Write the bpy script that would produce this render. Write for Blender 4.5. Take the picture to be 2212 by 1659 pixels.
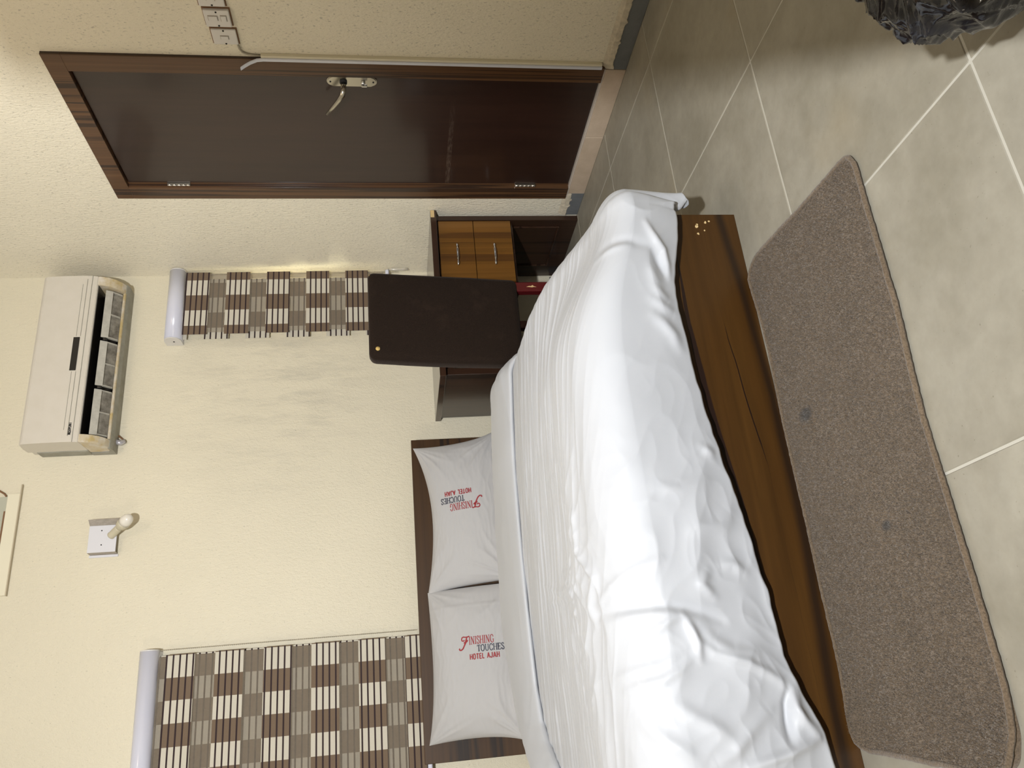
import bpy, bmesh, math, random
import numpy as np
from mathutils import Matrix, Vector
PI = math.pi
R_ = random.Random(7)
SC = bpy.context.scene
COL = SC.collection
for o in list(bpy.data.objects): bpy.data.objects.remove(o)

# ------------------------------------------------------------------ camera
F_PX, YAW, PITCH, ROLL = 1704.47, 0.397787, -0.149374, -0.0353429
def cam_axes():
    f = Vector((math.sin(YAW)*math.cos(PITCH), math.cos(YAW)*math.cos(PITCH), math.sin(PITCH)))
    r0 = Vector((math.cos(YAW), -math.sin(YAW), 0)); u0 = r0.cross(f)
    c, s = math.cos(ROLL), math.sin(ROLL)
    r = c*r0 + s*u0; u = -s*r0 + c*u0
    return -u, r, -f                      # phone held sideways: world up points to image left
cd = bpy.data.cameras.new('camera'); cam = bpy.data.objects.new('camera', cd); COL.objects.link(cam)
ax, ay, az = cam_axes()
cam.matrix_world = Matrix(((ax.x, ay.x, az.x, 0), (ax.y, ay.y, az.y, 0), (ax.z, ay.z, az.z, 0.97), (0, 0, 0, 1)))
cd.sensor_fit = 'HORIZONTAL'; cd.sensor_width = 36.0; cd.lens = F_PX/2212*36.0; cd.clip_start = 0.02
SC.camera = cam

# ------------------------------------------------------------------ world, lights, exposure
w = bpy.data.worlds.new('night'); SC.world = w; w.use_nodes = True
w.node_tree.nodes['Background'].inputs[0].default_value = (0.25, 0.3, 0.45, 1)
w.node_tree.nodes['Background'].inputs[1].default_value = 0.02
def lamp(name, kind, loc, energy, color, **k):
    d = bpy.data.lights.new(name, kind); d.energy = energy; d.color = color
    for a, b in k.items(): setattr(d, a, b)
    o = bpy.data.objects.new(name, d); COL.objects.link(o); o.location = loc; return o
key = lamp('torch_light', 'SPOT', (-0.22, -0.50, 1.90), 545, (0.965, 0.985, 1.0), shadow_soft_size=0.055, spot_size=math.radians(132), spot_blend=1.0)
key.rotation_euler = (Vector((1.35, 2.9, 1.10))-key.location).to_track_quat('-Z', 'Y').to_euler()
lamp('ceiling_lamp_light', 'POINT', (1.05, 1.75, 2.95), 13, (1.0, 0.80, 0.58), shadow_soft_size=0.12)
lamp('left_wall_lamp_light', 'POINT', (-1.62, 0.95, 1.75), 22, (1.0, 0.93, 0.82), shadow_soft_size=0.05)
outd = lamp('outdoor_lamp_light', 'AREA', (2.12, 4.16, 1.5), 22, (1.0, 0.84, 0.50), shape='RECTANGLE', size=0.14, size_y=0.95)
outd.rotation_euler = Vector((0.55, -0.85, 0)).to_track_quat('-Z', 'Z').to_euler()
SC.view_settings.view_transform = 'Standard'
try: SC.view_settings.look = 'None'
except Exception: pass
SC.view_settings.gamma = 1.0; SC.view_settings.use_curve_mapping = False
SC.view_settings.exposure = 0.0

# ------------------------------------------------------------------ materials
def newmat(name):
    m = bpy.data.materials.new(name); m.use_nodes = True
    nt = m.node_tree; return m, nt, nt.nodes['Principled BSDF']
def setp(b, **k):
    names = dict(col='Base Color', rough='Roughness', metal='Metallic', spec='Specular IOR Level', coat='Coat Weight',
                 coat_r='Coat Roughness', sheen='Sheen Weight', trans='Transmission Weight', alpha='Alpha', sheen_r='Sheen Roughness')
    for a, v in k.items():
        if a == 'col' and len(v) == 3: v = (*v, 1)
        b.inputs[names[a]].default_value = v
def N(nt, t, **k):
    n = nt.nodes.new(t)
    for a, v in k.items():
        if a in n.inputs.keys(): n.inputs[a].default_value = v
        else: setattr(n, a, v)
    return n
def coords(nt, scale=(1, 1, 1), loc=(0, 0, 0), rot=(0, 0, 0), rnd=False):
    tc = N(nt, 'ShaderNodeTexCoord'); mp = N(nt, 'ShaderNodeMapping')
    mp.inputs['Scale'].default_value = scale; mp.inputs['Location'].default_value = loc; mp.inputs['Rotation'].default_value = rot
    if rnd:
        oi = N(nt, 'ShaderNodeObjectInfo'); ad = N(nt, 'ShaderNodeVectorMath', operation='ADD')
        ml = N(nt, 'ShaderNodeVectorMath', operation='SCALE'); ml.inputs['Scale'].default_value = 1.0
        cb = N(nt, 'ShaderNodeCombineXYZ'); m1 = N(nt, 'ShaderNodeMath', operation='MULTIPLY'); m1.inputs[1].default_value = 37.0
        nt.links.new(oi.outputs['Random'], m1.inputs[0])
        for i in range(3): nt.links.new(m1.outputs[0], cb.inputs[i])
        nt.links.new(tc.outputs['Object'], ad.inputs[0]); nt.links.new(cb.outputs[0], ad.inputs[1])
        nt.links.new(ad.outputs[0], mp.inputs['Vector'])
    else: nt.links.new(tc.outputs['Object'], mp.inputs['Vector'])
    return mp.outputs[0]
def noise(nt, vec, scale, detail=3, rough=0.5, dist=0.0):
    n = N(nt, 'ShaderNodeTexNoise'); n.inputs['Scale'].default_value = scale; n.inputs['Detail'].default_value = detail
    n.inputs['Roughness'].default_value = rough; n.inputs['Distortion'].default_value = dist
    nt.links.new(vec, n.inputs['Vector']); return n.outputs['Fac']
def ramp(nt, fac, stops, interp='LINEAR'):
    r = N(nt, 'ShaderNodeValToRGB'); cr = r.color_ramp; cr.interpolation = interp
    while len(cr.elements) < len(stops): cr.elements.new(0.5)
    for e, (p, c) in zip(cr.elements, stops):
        e.position = p; e.color = (*c, 1) if len(c) == 3 else c
    nt.links.new(fac, r.inputs[0]); return r.outputs[0]
def mixc(nt, fac, a, b, mode='MIX'):
    m = N(nt, 'ShaderNodeMix', data_type='RGBA', blend_type=mode)
    for s, v in ((0, fac), (6, a), (7, b)):
        if isinstance(v, (int, float)): m.inputs[s].default_value = v
        elif isinstance(v, tuple): m.inputs[s].default_value = (*v, 1) if len(v) == 3 else v
        else: nt.links.new(v, m.inputs[s])
    return m.outputs[2]
def math_(nt, op, a, b=0.0, c=None):
    m = N(nt, 'ShaderNodeMath', operation=op)
    for i, v in enumerate((a, b) if c is None else (a, b, c)):
        if isinstance(v, (int, float)): m.inputs[i].default_value = v
        else: nt.links.new(v, m.inputs[i])
    return m.outputs[0]
def bump(nt, b, h, strength=0.3, dist=0.01, prev=None):
    n = N(nt, 'ShaderNodeBump'); n.inputs['Strength'].default_value = strength; n.inputs['Distance'].default_value = dist
    nt.links.new(h, n.inputs['Height'])
    if prev is not None: nt.links.new(prev, n.inputs['Normal'])
    nt.links.new(n.outputs[0], b.inputs['Normal']); return n.outputs[0]
def plain(name, col, rough=0.5, **k):
    m, nt, b = newmat(name); setp(b, col=col, rough=rough, **k); return m

def wall_mat(name, col, stretch=(1, 1, 1), bstr=0.5, dirt=0.0, rough=0.42, pit=0.29):
    m, nt, b = newmat(name)
    v = coords(nt, stretch); v0 = coords(nt)
    big = noise(nt, v0, 1.3, 4, 0.6)
    c = mixc(nt, ramp(nt, big, [(0.3, (0, 0, 0)), (0.75, (1, 1, 1))]), col, tuple(x*0.93 for x in col))
    pits = ramp(nt, noise(nt, v, 150, 3, 0.6), [(pit, (1, 1, 1)), (pit+0.07, (0, 0, 0))])
    c = mixc(nt, pits, c, tuple(x*0.66 for x in col))
    if dirt:
        # brushed grey scuffs left on the paint, running level along the wall
        sm = ramp(nt, noise(nt, coords(nt, (6.0, 1.0, 1.1)), 3.2, 6, 0.7), [(0.45, (0, 0, 0)), (0.75, (1, 1, 1))])
        dx = N(nt, 'ShaderNodeTexGradient', gradient_type='SPHERICAL')
        nt.links.new(coords(nt, (1/0.75, 1/3.0, 1/0.75), (-1.72/0.75, -3.9/3.0, -1.55/0.75)), dx.inputs[0])
        c = mixc(nt, math_(nt, 'MULTIPLY', math_(nt, 'MULTIPLY', sm, dx.outputs['Fac']), dirt), c, (0.33, 0.31, 0.27))
    nt.links.new(c, b.inputs['Base Color']); setp(b, rough=rough, spec=0.35)
    h = math_(nt, 'ADD', noise(nt, v, 105, 4, 0.6), math_(nt, 'MULTIPLY', noise(nt, v, 240, 2, 0.5), 0.5))
    bump(nt, b, h, bstr, 0.0045)
    return m
CREAM = (0.745, 0.685, 0.535)
M_WALLB = wall_mat('cream_wall_paint', CREAM, (1, 1, 0.6), 0.6, 0.5, pit=0.285)
M_WALLR = wall_mat('cream_rough_wall_lit', (0.835, 0.78, 0.64), (1, 1, 0.5), 0.75, rough=0.33, pit=0.325)  # same cream paint, its colour lightened for the brighter light on this wall
M_CEIL = plain('ceiling_white', (0.60, 0.56, 0.50), 0.7)

def wood(name, axis, base, dark, light, freq=9.0, rough=0.35, coat=0.3, seed=0.0, streak=0.56, along=0.35, coat_r=0.15):
    m, nt, b = newmat(name)
    sc = [freq]*3; sc['xyz'.index(axis)] = along
    v = coords(nt, tuple(sc), (seed, seed*0.7, seed*1.3))
    n1 = noise(nt, v, 1.0, 3, 0.55, 0.25)
    sc2 = [freq*7]*3; sc2['xyz'.index(axis)] = along*3
    n2 = noise(nt, coords(nt, tuple(sc2), (seed*2, 0, 3)), 1.0, 3, 0.6)
    c = ramp(nt, n1, [(0.30, light), (0.44, base), (streak-0.01, base), (streak+0.012, dark), (streak+0.07, dark), (streak+0.10, base), (0.85, light)])
    c = mixc(nt, 0.55, c, ramp(nt, n2, [(0.3, (0.55, 0.55, 0.55)), (0.65, (1.15, 1.15, 1.15))]), 'MULTIPLY')
    nt.links.new(c, b.inputs['Base Color']); setp(b, rough=rough, coat=coat, coat_r=coat_r, spec=0.35)
    return m
def bed_wood():
    m = wood('zebra_laminate_bed', 'x', (0.056, 0.0235, 0.0042), (0.038, 0.0155, 0.0035), (0.068, 0.0295, 0.0055), 5.0, 0.42, 0.1, 4.1, 0.60, 0.55, 0.3)
    nt = m.node_tree; b = nt.nodes['Principled BSDF']; c = b.inputs['Base Color'].links[0].from_socket
    tc = N(nt, 'ShaderNodeTexCoord'); sep = N(nt, 'ShaderNodeSeparateXYZ'); nt.links.new(tc.outputs['Object'], sep.inputs[0])
    xn = math_(nt, 'DIVIDE', math_(nt, 'ADD', sep.outputs[0], 0.3), 1.6)
    wob = math_(nt, 'MULTIPLY', math_(nt, 'SUBTRACT', noise(nt, coords(nt, (3, 1, 12)), 1.5, 3), 0.5), 0.012)
    def vein(zs, ws, col, c, fade):
        g = lambda st, k: math_(nt, 'MULTIPLY', ramp(nt, xn, [((x+0.3)/1.6, (v/k, v/k, v/k)) for x, v in sorted(st)]), k)
        d = math_(nt, 'ABSOLUTE', math_(nt, 'ADD', math_(nt, 'SUBTRACT', sep.outputs[2], g(zs, 0.3)), wob))
        q = math_(nt, 'DIVIDE', d, g(ws, 0.05)); mr = N(nt, 'ShaderNodeMapRange'); nt.links.new(q, mr.inputs[0])
        mr.inputs['From Min'].default_value = 1.0; mr.inputs['From Max'].default_value = 1.0-fade
        return mixc(nt, mr.outputs[0], c, col)
    c = vein([(-0.2, 0.045), (-0.03, 0.036), (0.33, 0.014), (0.69, 0.012), (0.98, 0.026), (1.24, 0.046)], [(-0.2, 0.020), (0.3, 0.022), (0.7, 0.016), (1.24, 0.018)], (0.021, 0.010, 0.004), c, 0.8)
    c = vein([(0.0, 0.12), (0.42, 0.154), (0.56, 0.173), (0.72, 0.189), (0.90, 0.195), (1.15, 0.194)], [(0.0, 0.0005), (0.42, 0.007), (0.72, 0.010), (0.95, 0.006), (1.13, 0.0015), (1.16, 0.0002)], (0.014, 0.006, 0.004), c, 0.3)
    c = vein([(0.5, 0.066), (0.60, 0.075), (0.70, 0.085), (0.84, 0.097), (0.95, 0.102)], [(0.5, 0.0002), (0.57, 0.0018), (0.70, 0.0022), (0.85, 0.0014), (0.9, 0.0002)], (0.009, 0.004, 0.003), c, 0.5)
    nt.links.new(c, b.inputs['Base Color']); return m
W_BED = bed_wood()
W_HEAD = wood('zebra_laminate_headboard', 'x', (0.058, 0.026, 0.007), (0.020, 0.010, 0.005), (0.070, 0.032, 0.009), 9.0, 0.5, 0.0, 2.0, 0.57, 0.2)
W_CAS = wood('zebra_laminate_casing', 'z', (0.100, 0.049, 0.022), (0.038, 0.020, 0.012), (0.130, 0.066, 0.030), 26.0, 0.35, 0.2, 7.0, 0.54, 0.30)
W_DRAW = wood('zebra_laminate_drawer', 'z', (0.165, 0.071, 0.012), (0.105, 0.043, 0.009), (0.195, 0.087, 0.017), 12.0, 0.4, 0.15, 1.3, 0.58, 0.3)
W_DESK = wood('dark_laminate_desk', 'z', (0.035, 0.016, 0.009), (0.017, 0.008, 0.005), (0.045, 0.021, 0.012), 9.0, 0.3, 0.4, 5.5, 0.58, 0.3)
W_DESKT = wood('dark_laminate_desktop', 'x', (0.045, 0.022, 0.013), (0.02, 0.01, 0.006), (0.055, 0.027, 0.016), 9.0, 0.22, 0.5, 3.5, 0.58, 0.3)
M_CHIP = plain('raw_chipboard', (0.62, 0.45, 0.22), 0.9)
M_OCCLUDER = wood('occluder_laminate', 'z', (0.09, 0.04, 0.014), (0.03, 0.014, 0.008), (0.11, 0.05, 0.02), 8.0, 0.35, 0.2, 9.0)
M_MAROON = plain('maroon_varnish', (0.085, 0.007, 0.009), 0.25, coat=0.4)
M_STEEL = plain('brushed_nickel', (0.50, 0.47, 0.40), 0.25, metal=1.0)
M_CHROME = plain('polished_chrome', (0.8, 0.8, 0.82), 0.12, metal=1.0)
M_DARKM = plain('dark_hole', (0.01, 0.01, 0.01), 0.8)
M_WHITEP = plain('white_plastic', (0.70, 0.68, 0.66), 0.4)
M_WHITEPL = plain('bluish_white_trunking', (0.66, 0.68, 0.76), 0.35)

def door_mat():
    m, nt, b = newmat('dark_brown_door_varnish')
    n = noise(nt, coords(nt, (30, 30, 2)), 1.0, 3, 0.6)
    c = ramp(nt, n, [(0.3, (0.018, 0.007, 0.0045)), (0.7, (0.026, 0.0105, 0.0065))])
    # pale scuff running across the leaf at mid height
    sep = N(nt, 'ShaderNodeSeparateXYZ'); tc = N(nt, 'ShaderNodeTexCoord'); nt.links.new(tc.outputs['Object'], sep.inputs[0])
    d = math_(nt, 'ABSOLUTE', math_(nt, 'SUBTRACT', sep.outputs[2], 0.683))
    band = math_(nt, 'LESS_THAN', d, 0.010)
    rm = ramp(nt, noise(nt, coords(nt, (1, 9, 40)), 3.0, 4, 0.7), [(0.42, (0, 0, 0)), (0.6, (1, 1, 1))])
    yy = N(nt, 'ShaderNodeMapRange'); yy.inputs['From Min'].default_value = 2.52; yy.inputs['From Max'].default_value = 2.85
    nt.links.new(sep.outputs[1], yy.inputs[0])
    c = mixc(nt, math_(nt, 'MULTIPLY', math_(nt, 'MULTIPLY', band, rm), math_(nt, 'MULTIPLY', yy.outputs[0], 0.35)), c, (0.15, 0.115, 0.09))
    nt.links.new(c, b.inputs['Base Color']); setp(b, rough=0.42, spec=0.4, coat=0.55, coat_r=0.13)
    return m
M_DOOR = door_mat()

def tile_mat():
    m, nt, b = newmat('greige_floor_tile')
    v = coords(nt, (1, 1, 1), rnd=True)
    n1 = noise(nt, v, 3.2, 6, 0.68); n2 = noise(nt, v, 26, 3, 0.6); n3 = noise(nt, v, 160, 2, 0.6)
    c = ramp(nt, n1, [(0.32, (0.230, 0.210, 0.163)), (0.5, (0.276, 0.254, 0.204)), (0.7, (0.322, 0.300, 0.246))])
    c = mixc(nt, 0.22, c, ramp(nt, n2, [(0.3, (0.72, 0.72, 0.72)), (0.7, (1.22, 1.22, 1.22))]), 'MULTIPLY')
    c = mixc(nt, ramp(nt, n3, [(0.24, (1, 1, 1)), (0.30, (0, 0, 0))]), c, (0.19, 0.17, 0.13))
    st = ramp(nt, noise(nt, coords(nt, (1.0, 1.0, 1), (3, 5, 0), rnd=True), 1.4, 3, 0.6), [(0.58, (0, 0, 0)), (0.8, (1, 1, 1))])
    c = mixc(nt, math_(nt, 'MULTIPLY', st, 0.45), c, (0.33, 0.26, 0.15))
    nt.links.new(c, b.inputs['Base Color']); setp(b, rough=0.45, spec=0.28)
    bump(nt, b, n2, 0.06, 0.004)
    return m
M_TILE = tile_mat()
M_GROUT = plain('pale_grout', (0.44, 0.42, 0.365), 0.9)
def speck(name, c1, c2, scale, rough=0.5, bs=0.0, **k):
    m, nt, b = newmat(name); v = coords(nt)
    n = noise(nt, v, scale, 4, 0.65)
    nt.links.new(ramp(nt, n, [(0.35, c1), (0.65, c2)]), b.inputs['Base Color']); setp(b, rough=rough, **k)
    if bs: bump(nt, b, n, bs, 0.004)
    return m
M_SKG = speck('blue_grey_skirting_tile', (0.135, 0.145, 0.155), (0.17, 0.18, 0.19), 12, 0.4)
M_SKB = speck('beige_skirting_tile', (0.44, 0.345, 0.255), (0.52, 0.415, 0.315), 9, 0.45)
M_MORT = speck('rough_mortar', (0.45, 0.40, 0.31), (0.62, 0.55, 0.43), 40, 0.95, 0.6)

def cloth_mat(name, col, stripes=True, gloss=0.5):
    m, nt, b = newmat(name); v = coords(nt)
    fine = noise(nt, coords(nt, (1, 1, 1)), 420, 2, 0.6)
    nt.links.new(mixc(nt, ramp(nt, noise(nt, v, 2.5, 3, 0.5), [(0.35, (0, 0, 0)), (0.7, (1, 1, 1))]), col, tuple(x*0.965 for x in col)), b.inputs['Base Color'])
    setp(b, rough=gloss, spec=0.3, sheen=0.15, sheen_r=0.5)
    bump(nt, b, fine, 0.05, 0.002)
    return m
M_DUVET = cloth_mat('white_sateen', (0.485, 0.498, 0.528), True, 0.48)
M_PILLOW = cloth_mat('white_pillow_cotton', (0.475, 0.47, 0.475), False, 0.65)
M_SHEET = cloth_mat('white_sheet', (0.74, 0.73, 0.73), False, 0.7)
M_RED = plain('red_thread', (0.30, 0.014, 0.02), 0.6)
M_NAVY = plain('navy_thread', (0.010, 0.011, 0.035), 0.55)
M_BLACKT = plain('black_print', (0.02, 0.018, 0.016), 0.5)

def velvet():
    m, nt, b = newmat('brown_velvet'); v = coords(nt)
    n = noise(nt, v, 420, 3, 0.7); n2 = noise(nt, v, 7, 4, 0.65)
    c = ramp(nt, n, [(0.3, (0.010, 0.0062, 0.0045)), (0.7, (0.027, 0.0175, 0.0125))])
    c = mixc(nt, ramp(nt, n2, [(0.55, (0, 0, 0)), (0.8, (1, 1, 1))]), c, (0.032, 0.020, 0.014))
    nt.links.new(c, b.inputs['Base Color']); setp(b, rough=0.9, sheen=0.18, sheen_r=0.35, spec=0.1)
    b.inputs['Sheen Tint'].default_value = (0.55, 0.45, 0.4, 1)
    bump(nt, b, n, 0.5, 0.003); return m
M_VELVET = velvet()
M_FOAM = plain('yellow_foam', (0.60, 0.42, 0.14), 0.9)

def rug_mat(name, k=1.0):
    m, nt, b = newmat(name); v = coords(nt)
    n = noise(nt, v, 260, 3, 0.7); n2 = noise(nt, v, 6, 4, 0.6)
    c = ramp(nt, n, [(0.3, (0.084*k, 0.060*k, 0.038*k)), (0.7, (0.180*k, 0.133*k, 0.090*k))])
    c = mixc(nt, 0.4, c, ramp(nt, n2, [(0.35, (0.8, 0.8, 0.8)), (0.7, (1.15, 1.15, 1.15))]), 'MULTIPLY')
    # two dark stains
    for (x, y, r) in ((0.585, 1.64, 0.022), (0.275, 1.45, 0.013)):
        g = N(nt, 'ShaderNodeTexGradient', gradient_type='SPHERICAL')
        nt.links.new(coords(nt, (1/r, 0.6/r, 0.2/r), (-x/r, -y*0.6/r, 0)), g.inputs[0])
        c = mixc(nt, ramp(nt, g.outputs['Fac'], [(0.0, (0, 0, 0)), (0.5, (0.8, 0.8, 0.8))]), c, (0.05, 0.045, 0.04))
    nt.links.new(c, b.inputs['Base Color']); setp(b, rough=0.95, spec=0.1, sheen=0.2); bump(nt, b, n, 0.7, 0.004); return m
M_RUG = rug_mat('brown_carpet'); M_RUGE = rug_mat('brown_carpet_edge', 1.0)
def bag_mat():
    m, nt, b = newmat('black_bag_film'); v = coords(nt)
    h = noise(nt, v, 28, 4, 0.6, 0.8)
    nt.links.new(ramp(nt, noise(nt, v, 9, 3), [(0.35, (0.004, 0.004, 0.006)), (0.75, (0.018, 0.018, 0.022))]), b.inputs['Base Color'])
    setp(b, rough=0.15, spec=0.35, coat=0.2, coat_r=0.05); bump(nt, b, h, 0.16, 0.010); return m
M_BAG = bag_mat()

def ac_mat():
    m, nt, b = newmat('aged_white_ac_plastic'); v = coords(nt)
    n = noise(nt, v, 14, 4, 0.65)
    c = mixc(nt, ramp(nt, n, [(0.4, (0, 0, 0)), (0.8, (1, 1, 1))]), (0.64, 0.595, 0.52), (0.61, 0.565, 0.485))
    nt.links.new(c, b.inputs['Base Color']); setp(b, rough=0.38); return m
M_AC = ac_mat()
M_ACY = speck('yellowed_ac_plastic', (0.66, 0.615, 0.545), (0.52, 0.40, 0.19), 16, 0.45)
M_ACG = speck('grey_ac_shell', (0.27, 0.26, 0.21), (0.34, 0.33, 0.28), 20, 0.6)
M_ACL = speck('dusty_grey_louver', (0.12, 0.105, 0.085), (0.30, 0.28, 0.235), 22, 0.7)
M_ACF = speck('dusty_louver_blade', (0.42, 0.40, 0.35), (0.52, 0.50, 0.44), 30, 0.6)
M_BLACK = plain('black_gloss', (0.012, 0.010, 0.009), 0.25)
def pelmet_mat():
    m, nt, b = newmat('silver_white_pelmet'); setp(b, col=(0.66, 0.67, 0.78), rough=0.25, spec=0.6, coat=0.3); return m
M_PEL = pelmet_mat()
M_BULB = plain('milky_bulb', (0.78, 0.74, 0.66), 0.25)
M_SOCK = plain('cream_holder', (0.55, 0.50, 0.37), 0.4)
M_BRACK = speck('grey_painted_bracket', (0.36, 0.32, 0.27), (0.46, 0.41, 0.36), 60, 0.7, 0.3)
M_PLATE = plain('lamp_plate_white', (0.66, 0.66, 0.70), 0.35)
M_VENTC = plain('cream_painted_wood', (0.76, 0.71, 0.55), 0.5)
M_VENTG = plain('grey_green_panel', (0.45, 0.45, 0.36), 0.5)
M_BROWNEDGE = plain('brown_wood_edge', (0.20, 0.10, 0.045), 0.6)
M_CHAIN = plain('beaded_chain', (0.42, 0.38, 0.29), 0.5)
M_CLEAR = plain('clear_plastic', (0.85, 0.82, 0.75), 0.15, trans=0.7, alpha=1.0)
M_GLASS = plain('window_glass', (0.9, 0.95, 0.95), 0.03, trans=1.0)
M_ALU = plain('window_aluminium', (0.55, 0.52, 0.46), 0.4, metal=0.6)

def blind_mat(name, x0, cw, z0, pitch, phase, sheer, z_line):
    """printed blind cloth: columns of cream and brown cells along x, thin dark lines along z"""
    m, nt, b = newmat(name)
    tc = N(nt, 'ShaderNodeTexCoord'); sep = N(nt, 'ShaderNodeSeparateXYZ'); nt.links.new(tc.outputs['Object'], sep.inputs[0])
    u = math_(nt, 'DIVIDE', math_(nt, 'SUBTRACT', sep.outputs[0], x0), cw)
    cell = math_(nt, 'LESS_THAN', math_(nt, 'FRACT', math_(nt, 'ADD', math_(nt, 'MULTIPLY', u, 0.5), 0.5*phase)), 0.5)
    line = math_(nt, 'LESS_THAN', math_(nt, 'FRACT', math_(nt, 'DIVIDE', math_(nt, 'SUBTRACT', z_line, sep.outputs[2]), pitch)), 0.26)
    c = mixc(nt, cell, (0.175, 0.125, 0.085), (0.60, 0.56, 0.47))
    wv = noise(nt, coords(nt, (500, 1, 500)), 1.0, 2)
    c = mixc(nt, 0.35, c, ramp(nt, wv, [(0.3, (0.75, 0.75, 0.75)), (0.7, (1.1, 1.1, 1.1))]), 'MULTIPLY')
    c = mixc(nt, line, c, (0.036, 0.022, 0.024))
    nt.links.new(c, b.inputs['Base Color']); setp(b, rough=0.8, spec=0.2)
    b.inputs['Subsurface Weight'].default_value = 0.0
    return m
def sheer_mat():
    m, nt, b = newmat('sheer_blind_net')
    wv = noise(nt, coords(nt, (700, 1, 60)), 1.0, 2)
    nt.links.new(ramp(nt, wv, [(0.3, (0.26, 0.22, 0.17)), (0.7, (0.42, 0.36, 0.28))]), b.inputs['Base Color'])
    setp(b, rough=0.7, alpha=0.26, spec=0.2); return m
M_SHEER = sheer_mat()

# ------------------------------------------------------------------ mesh helpers
def link(name, me, mat=None, parent=None, smooth=False):
    o = bpy.data.objects.new(name, me); COL.objects.link(o)
    if mat is not None:
        for mm in (mat if isinstance(mat, (list, tuple)) else [mat]): me.materials.append(mm)
    if smooth: me.polygons.foreach_set('use_smooth', [True]*len(me.polygons))
    if parent is not None: adopt(o, parent)
    return o
def adopt(o, p):
    o.parent = p; o.matrix_parent_inverse = world_of(p).inverted()
def world_of(o):
    m = o.matrix_basis.copy()
    if o.parent: m = world_of(o.parent) @ o.matrix_parent_inverse @ m
    return m
def raw(name, vs, fs, mat=None, parent=None, smooth=False):
    me = bpy.data.meshes.new(name); me.from_pydata([tuple(v) for v in vs], [], fs); me.update()
    return link(name, me, mat, parent, smooth)
def bm_obj(name, bm, mat, parent=None, smooth=False):
    bmesh.ops.recalc_face_normals(bm, faces=bm.faces[:])
    me = bpy.data.meshes.new(name); bm.to_mesh(me); bm.free(); return link(name, me, mat, parent, smooth)
def add_box(bm, x0, x1, y0, y1, z0, z1, bev=0.0, seg=2, mi=0):
    g = bmesh.ops.create_cube(bm, size=1.0)
    vs = g['verts']
    for v in vs: v.co = Vector((x0+(v.co.x+.5)*(x1-x0), y0+(v.co.y+.5)*(y1-y0), z0+(v.co.z+.5)*(z1-z0)))
    fs = list({f for v in vs for f in v.link_faces})
    for f in fs: f.material_index = mi
    if bev > 0:
        es = list({e for v in vs for e in v.link_edges})
        bmesh.ops.bevel(bm, geom=es, offset=bev, segments=seg, profile=0.5, affect='EDGES')
def box(name, x0, x1, y0, y1, z0, z1, mat, parent=None, bev=0.002, seg=2):
    bm = bmesh.new(); add_box(bm, x0, x1, y0, y1, z0, z1, bev, seg); return bm_obj(name, bm, mat, parent)
def add_tube(bm, pts, rad, n=10, caps=True, flat=None, up=(0, 0, 1)):
    """sweep a (possibly flattened) circle along pts; rad number or list; flat=(a,b) section scale"""
    pts = [Vector(p) for p in pts]; k = len(pts)
    rads = rad if isinstance(rad, (list, tuple)) else [rad]*k
    rings = []
    prev = None
    for i, p in enumerate(pts):
        t = (pts[min(i+1, k-1)] - pts[max(i-1, 0)]).normalized()
        if prev is None:
            a = Vector(up) if abs(t.dot(Vector(up))) < 0.95 else Vector((1, 0, 0))
            nrm = (a - t*a.dot(t)).normalized()
        else: nrm = (prev - t*prev.dot(t)).normalized()
        prev = nrm; bi = t.cross(nrm)
        fa, fb = flat if flat else (1, 1)
        rings.append([bm.verts.new(p + nrm*math.cos(2*PI*j/n)*rads[i]*fa + bi*math.sin(2*PI*j/n)*rads[i]*fb) for j in range(n)])
    for a, b in zip(rings, rings[1:]):
        for j in range(n): bm.faces.new((a[j], a[(j+1) % n], b[(j+1) % n], b[j]))
    if caps:
        bm.faces.new(rings[0][::-1]); bm.faces.new(rings[-1])
def tube(name, pts, rad, mat, parent=None, n=10, **k):
    bm = bmesh.new(); add_tube(bm, pts, rad, n, **k); return bm_obj(name, bm, mat, parent, True)
def prism(name, prof, x0, x1, mat, parent=None, bev=0.0, smooth=False):
    """extrude a (y,z) profile along x"""
    bm = bmesh.new()
    a = [bm.verts.new((x0, y, z)) for y, z in prof]; b = [bm.verts.new((x1, y, z)) for y, z in prof]
    n = len(prof)
    for i in range(n): bm.faces.new((a[i], a[(i+1) % n], b[(i+1) % n], b[i]))
    bm.faces.new(a[::-1]); bm.faces.new(b)
    if bev: bmesh.ops.bevel(bm, geom=bm.edges[:], offset=bev, segments=2, affect='EDGES')
    o = bm_obj(name, bm, mat, parent)
    if smooth:
        o.data.polygons.foreach_set('use_smooth', [len(p.vertices) == 4 for p in o.data.polygons])
    return o
def grid_obj(name, P, mat, parent=None, closed_u=False):
    nu, nv = P.shape[:2]; V = P.reshape(-1, 3)
    i = np.arange(nu - (0 if closed_u else 1))[:, None]; j = np.arange(nv-1)[None, :]
    i2 = (i+1) % nu
    q = np.stack([i*nv+j, i2*nv+j, i2*nv+j+1, i*nv+j+1], -1).reshape(-1, 4)
    me = bpy.data.meshes.new(name)
    me.vertices.add(len(V)); me.vertices.foreach_set('co', V.astype(np.float32).ravel())
    me.loops.add(q.size); me.loops.foreach_set('vertex_index', q.astype(np.int32).ravel())
    me.polygons.add(len(q)); me.polygons.foreach_set('loop_start', np.arange(0, q.size, 4, dtype=np.int32))
    me.update(calc_edges=True); me.validate()
    return link(name, me, mat, parent, True)
def thing(name, label, cat, loc, group=None, kind=None):
    o = bpy.data.objects.new(name, None); COL.objects.link(o); o.location = loc; o.empty_display_size = 0.05
    if label: o['label'] = label
    if cat: o['category'] = cat
    if group: o['group'] = group
    if kind: o['kind'] = kind
    return o
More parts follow.
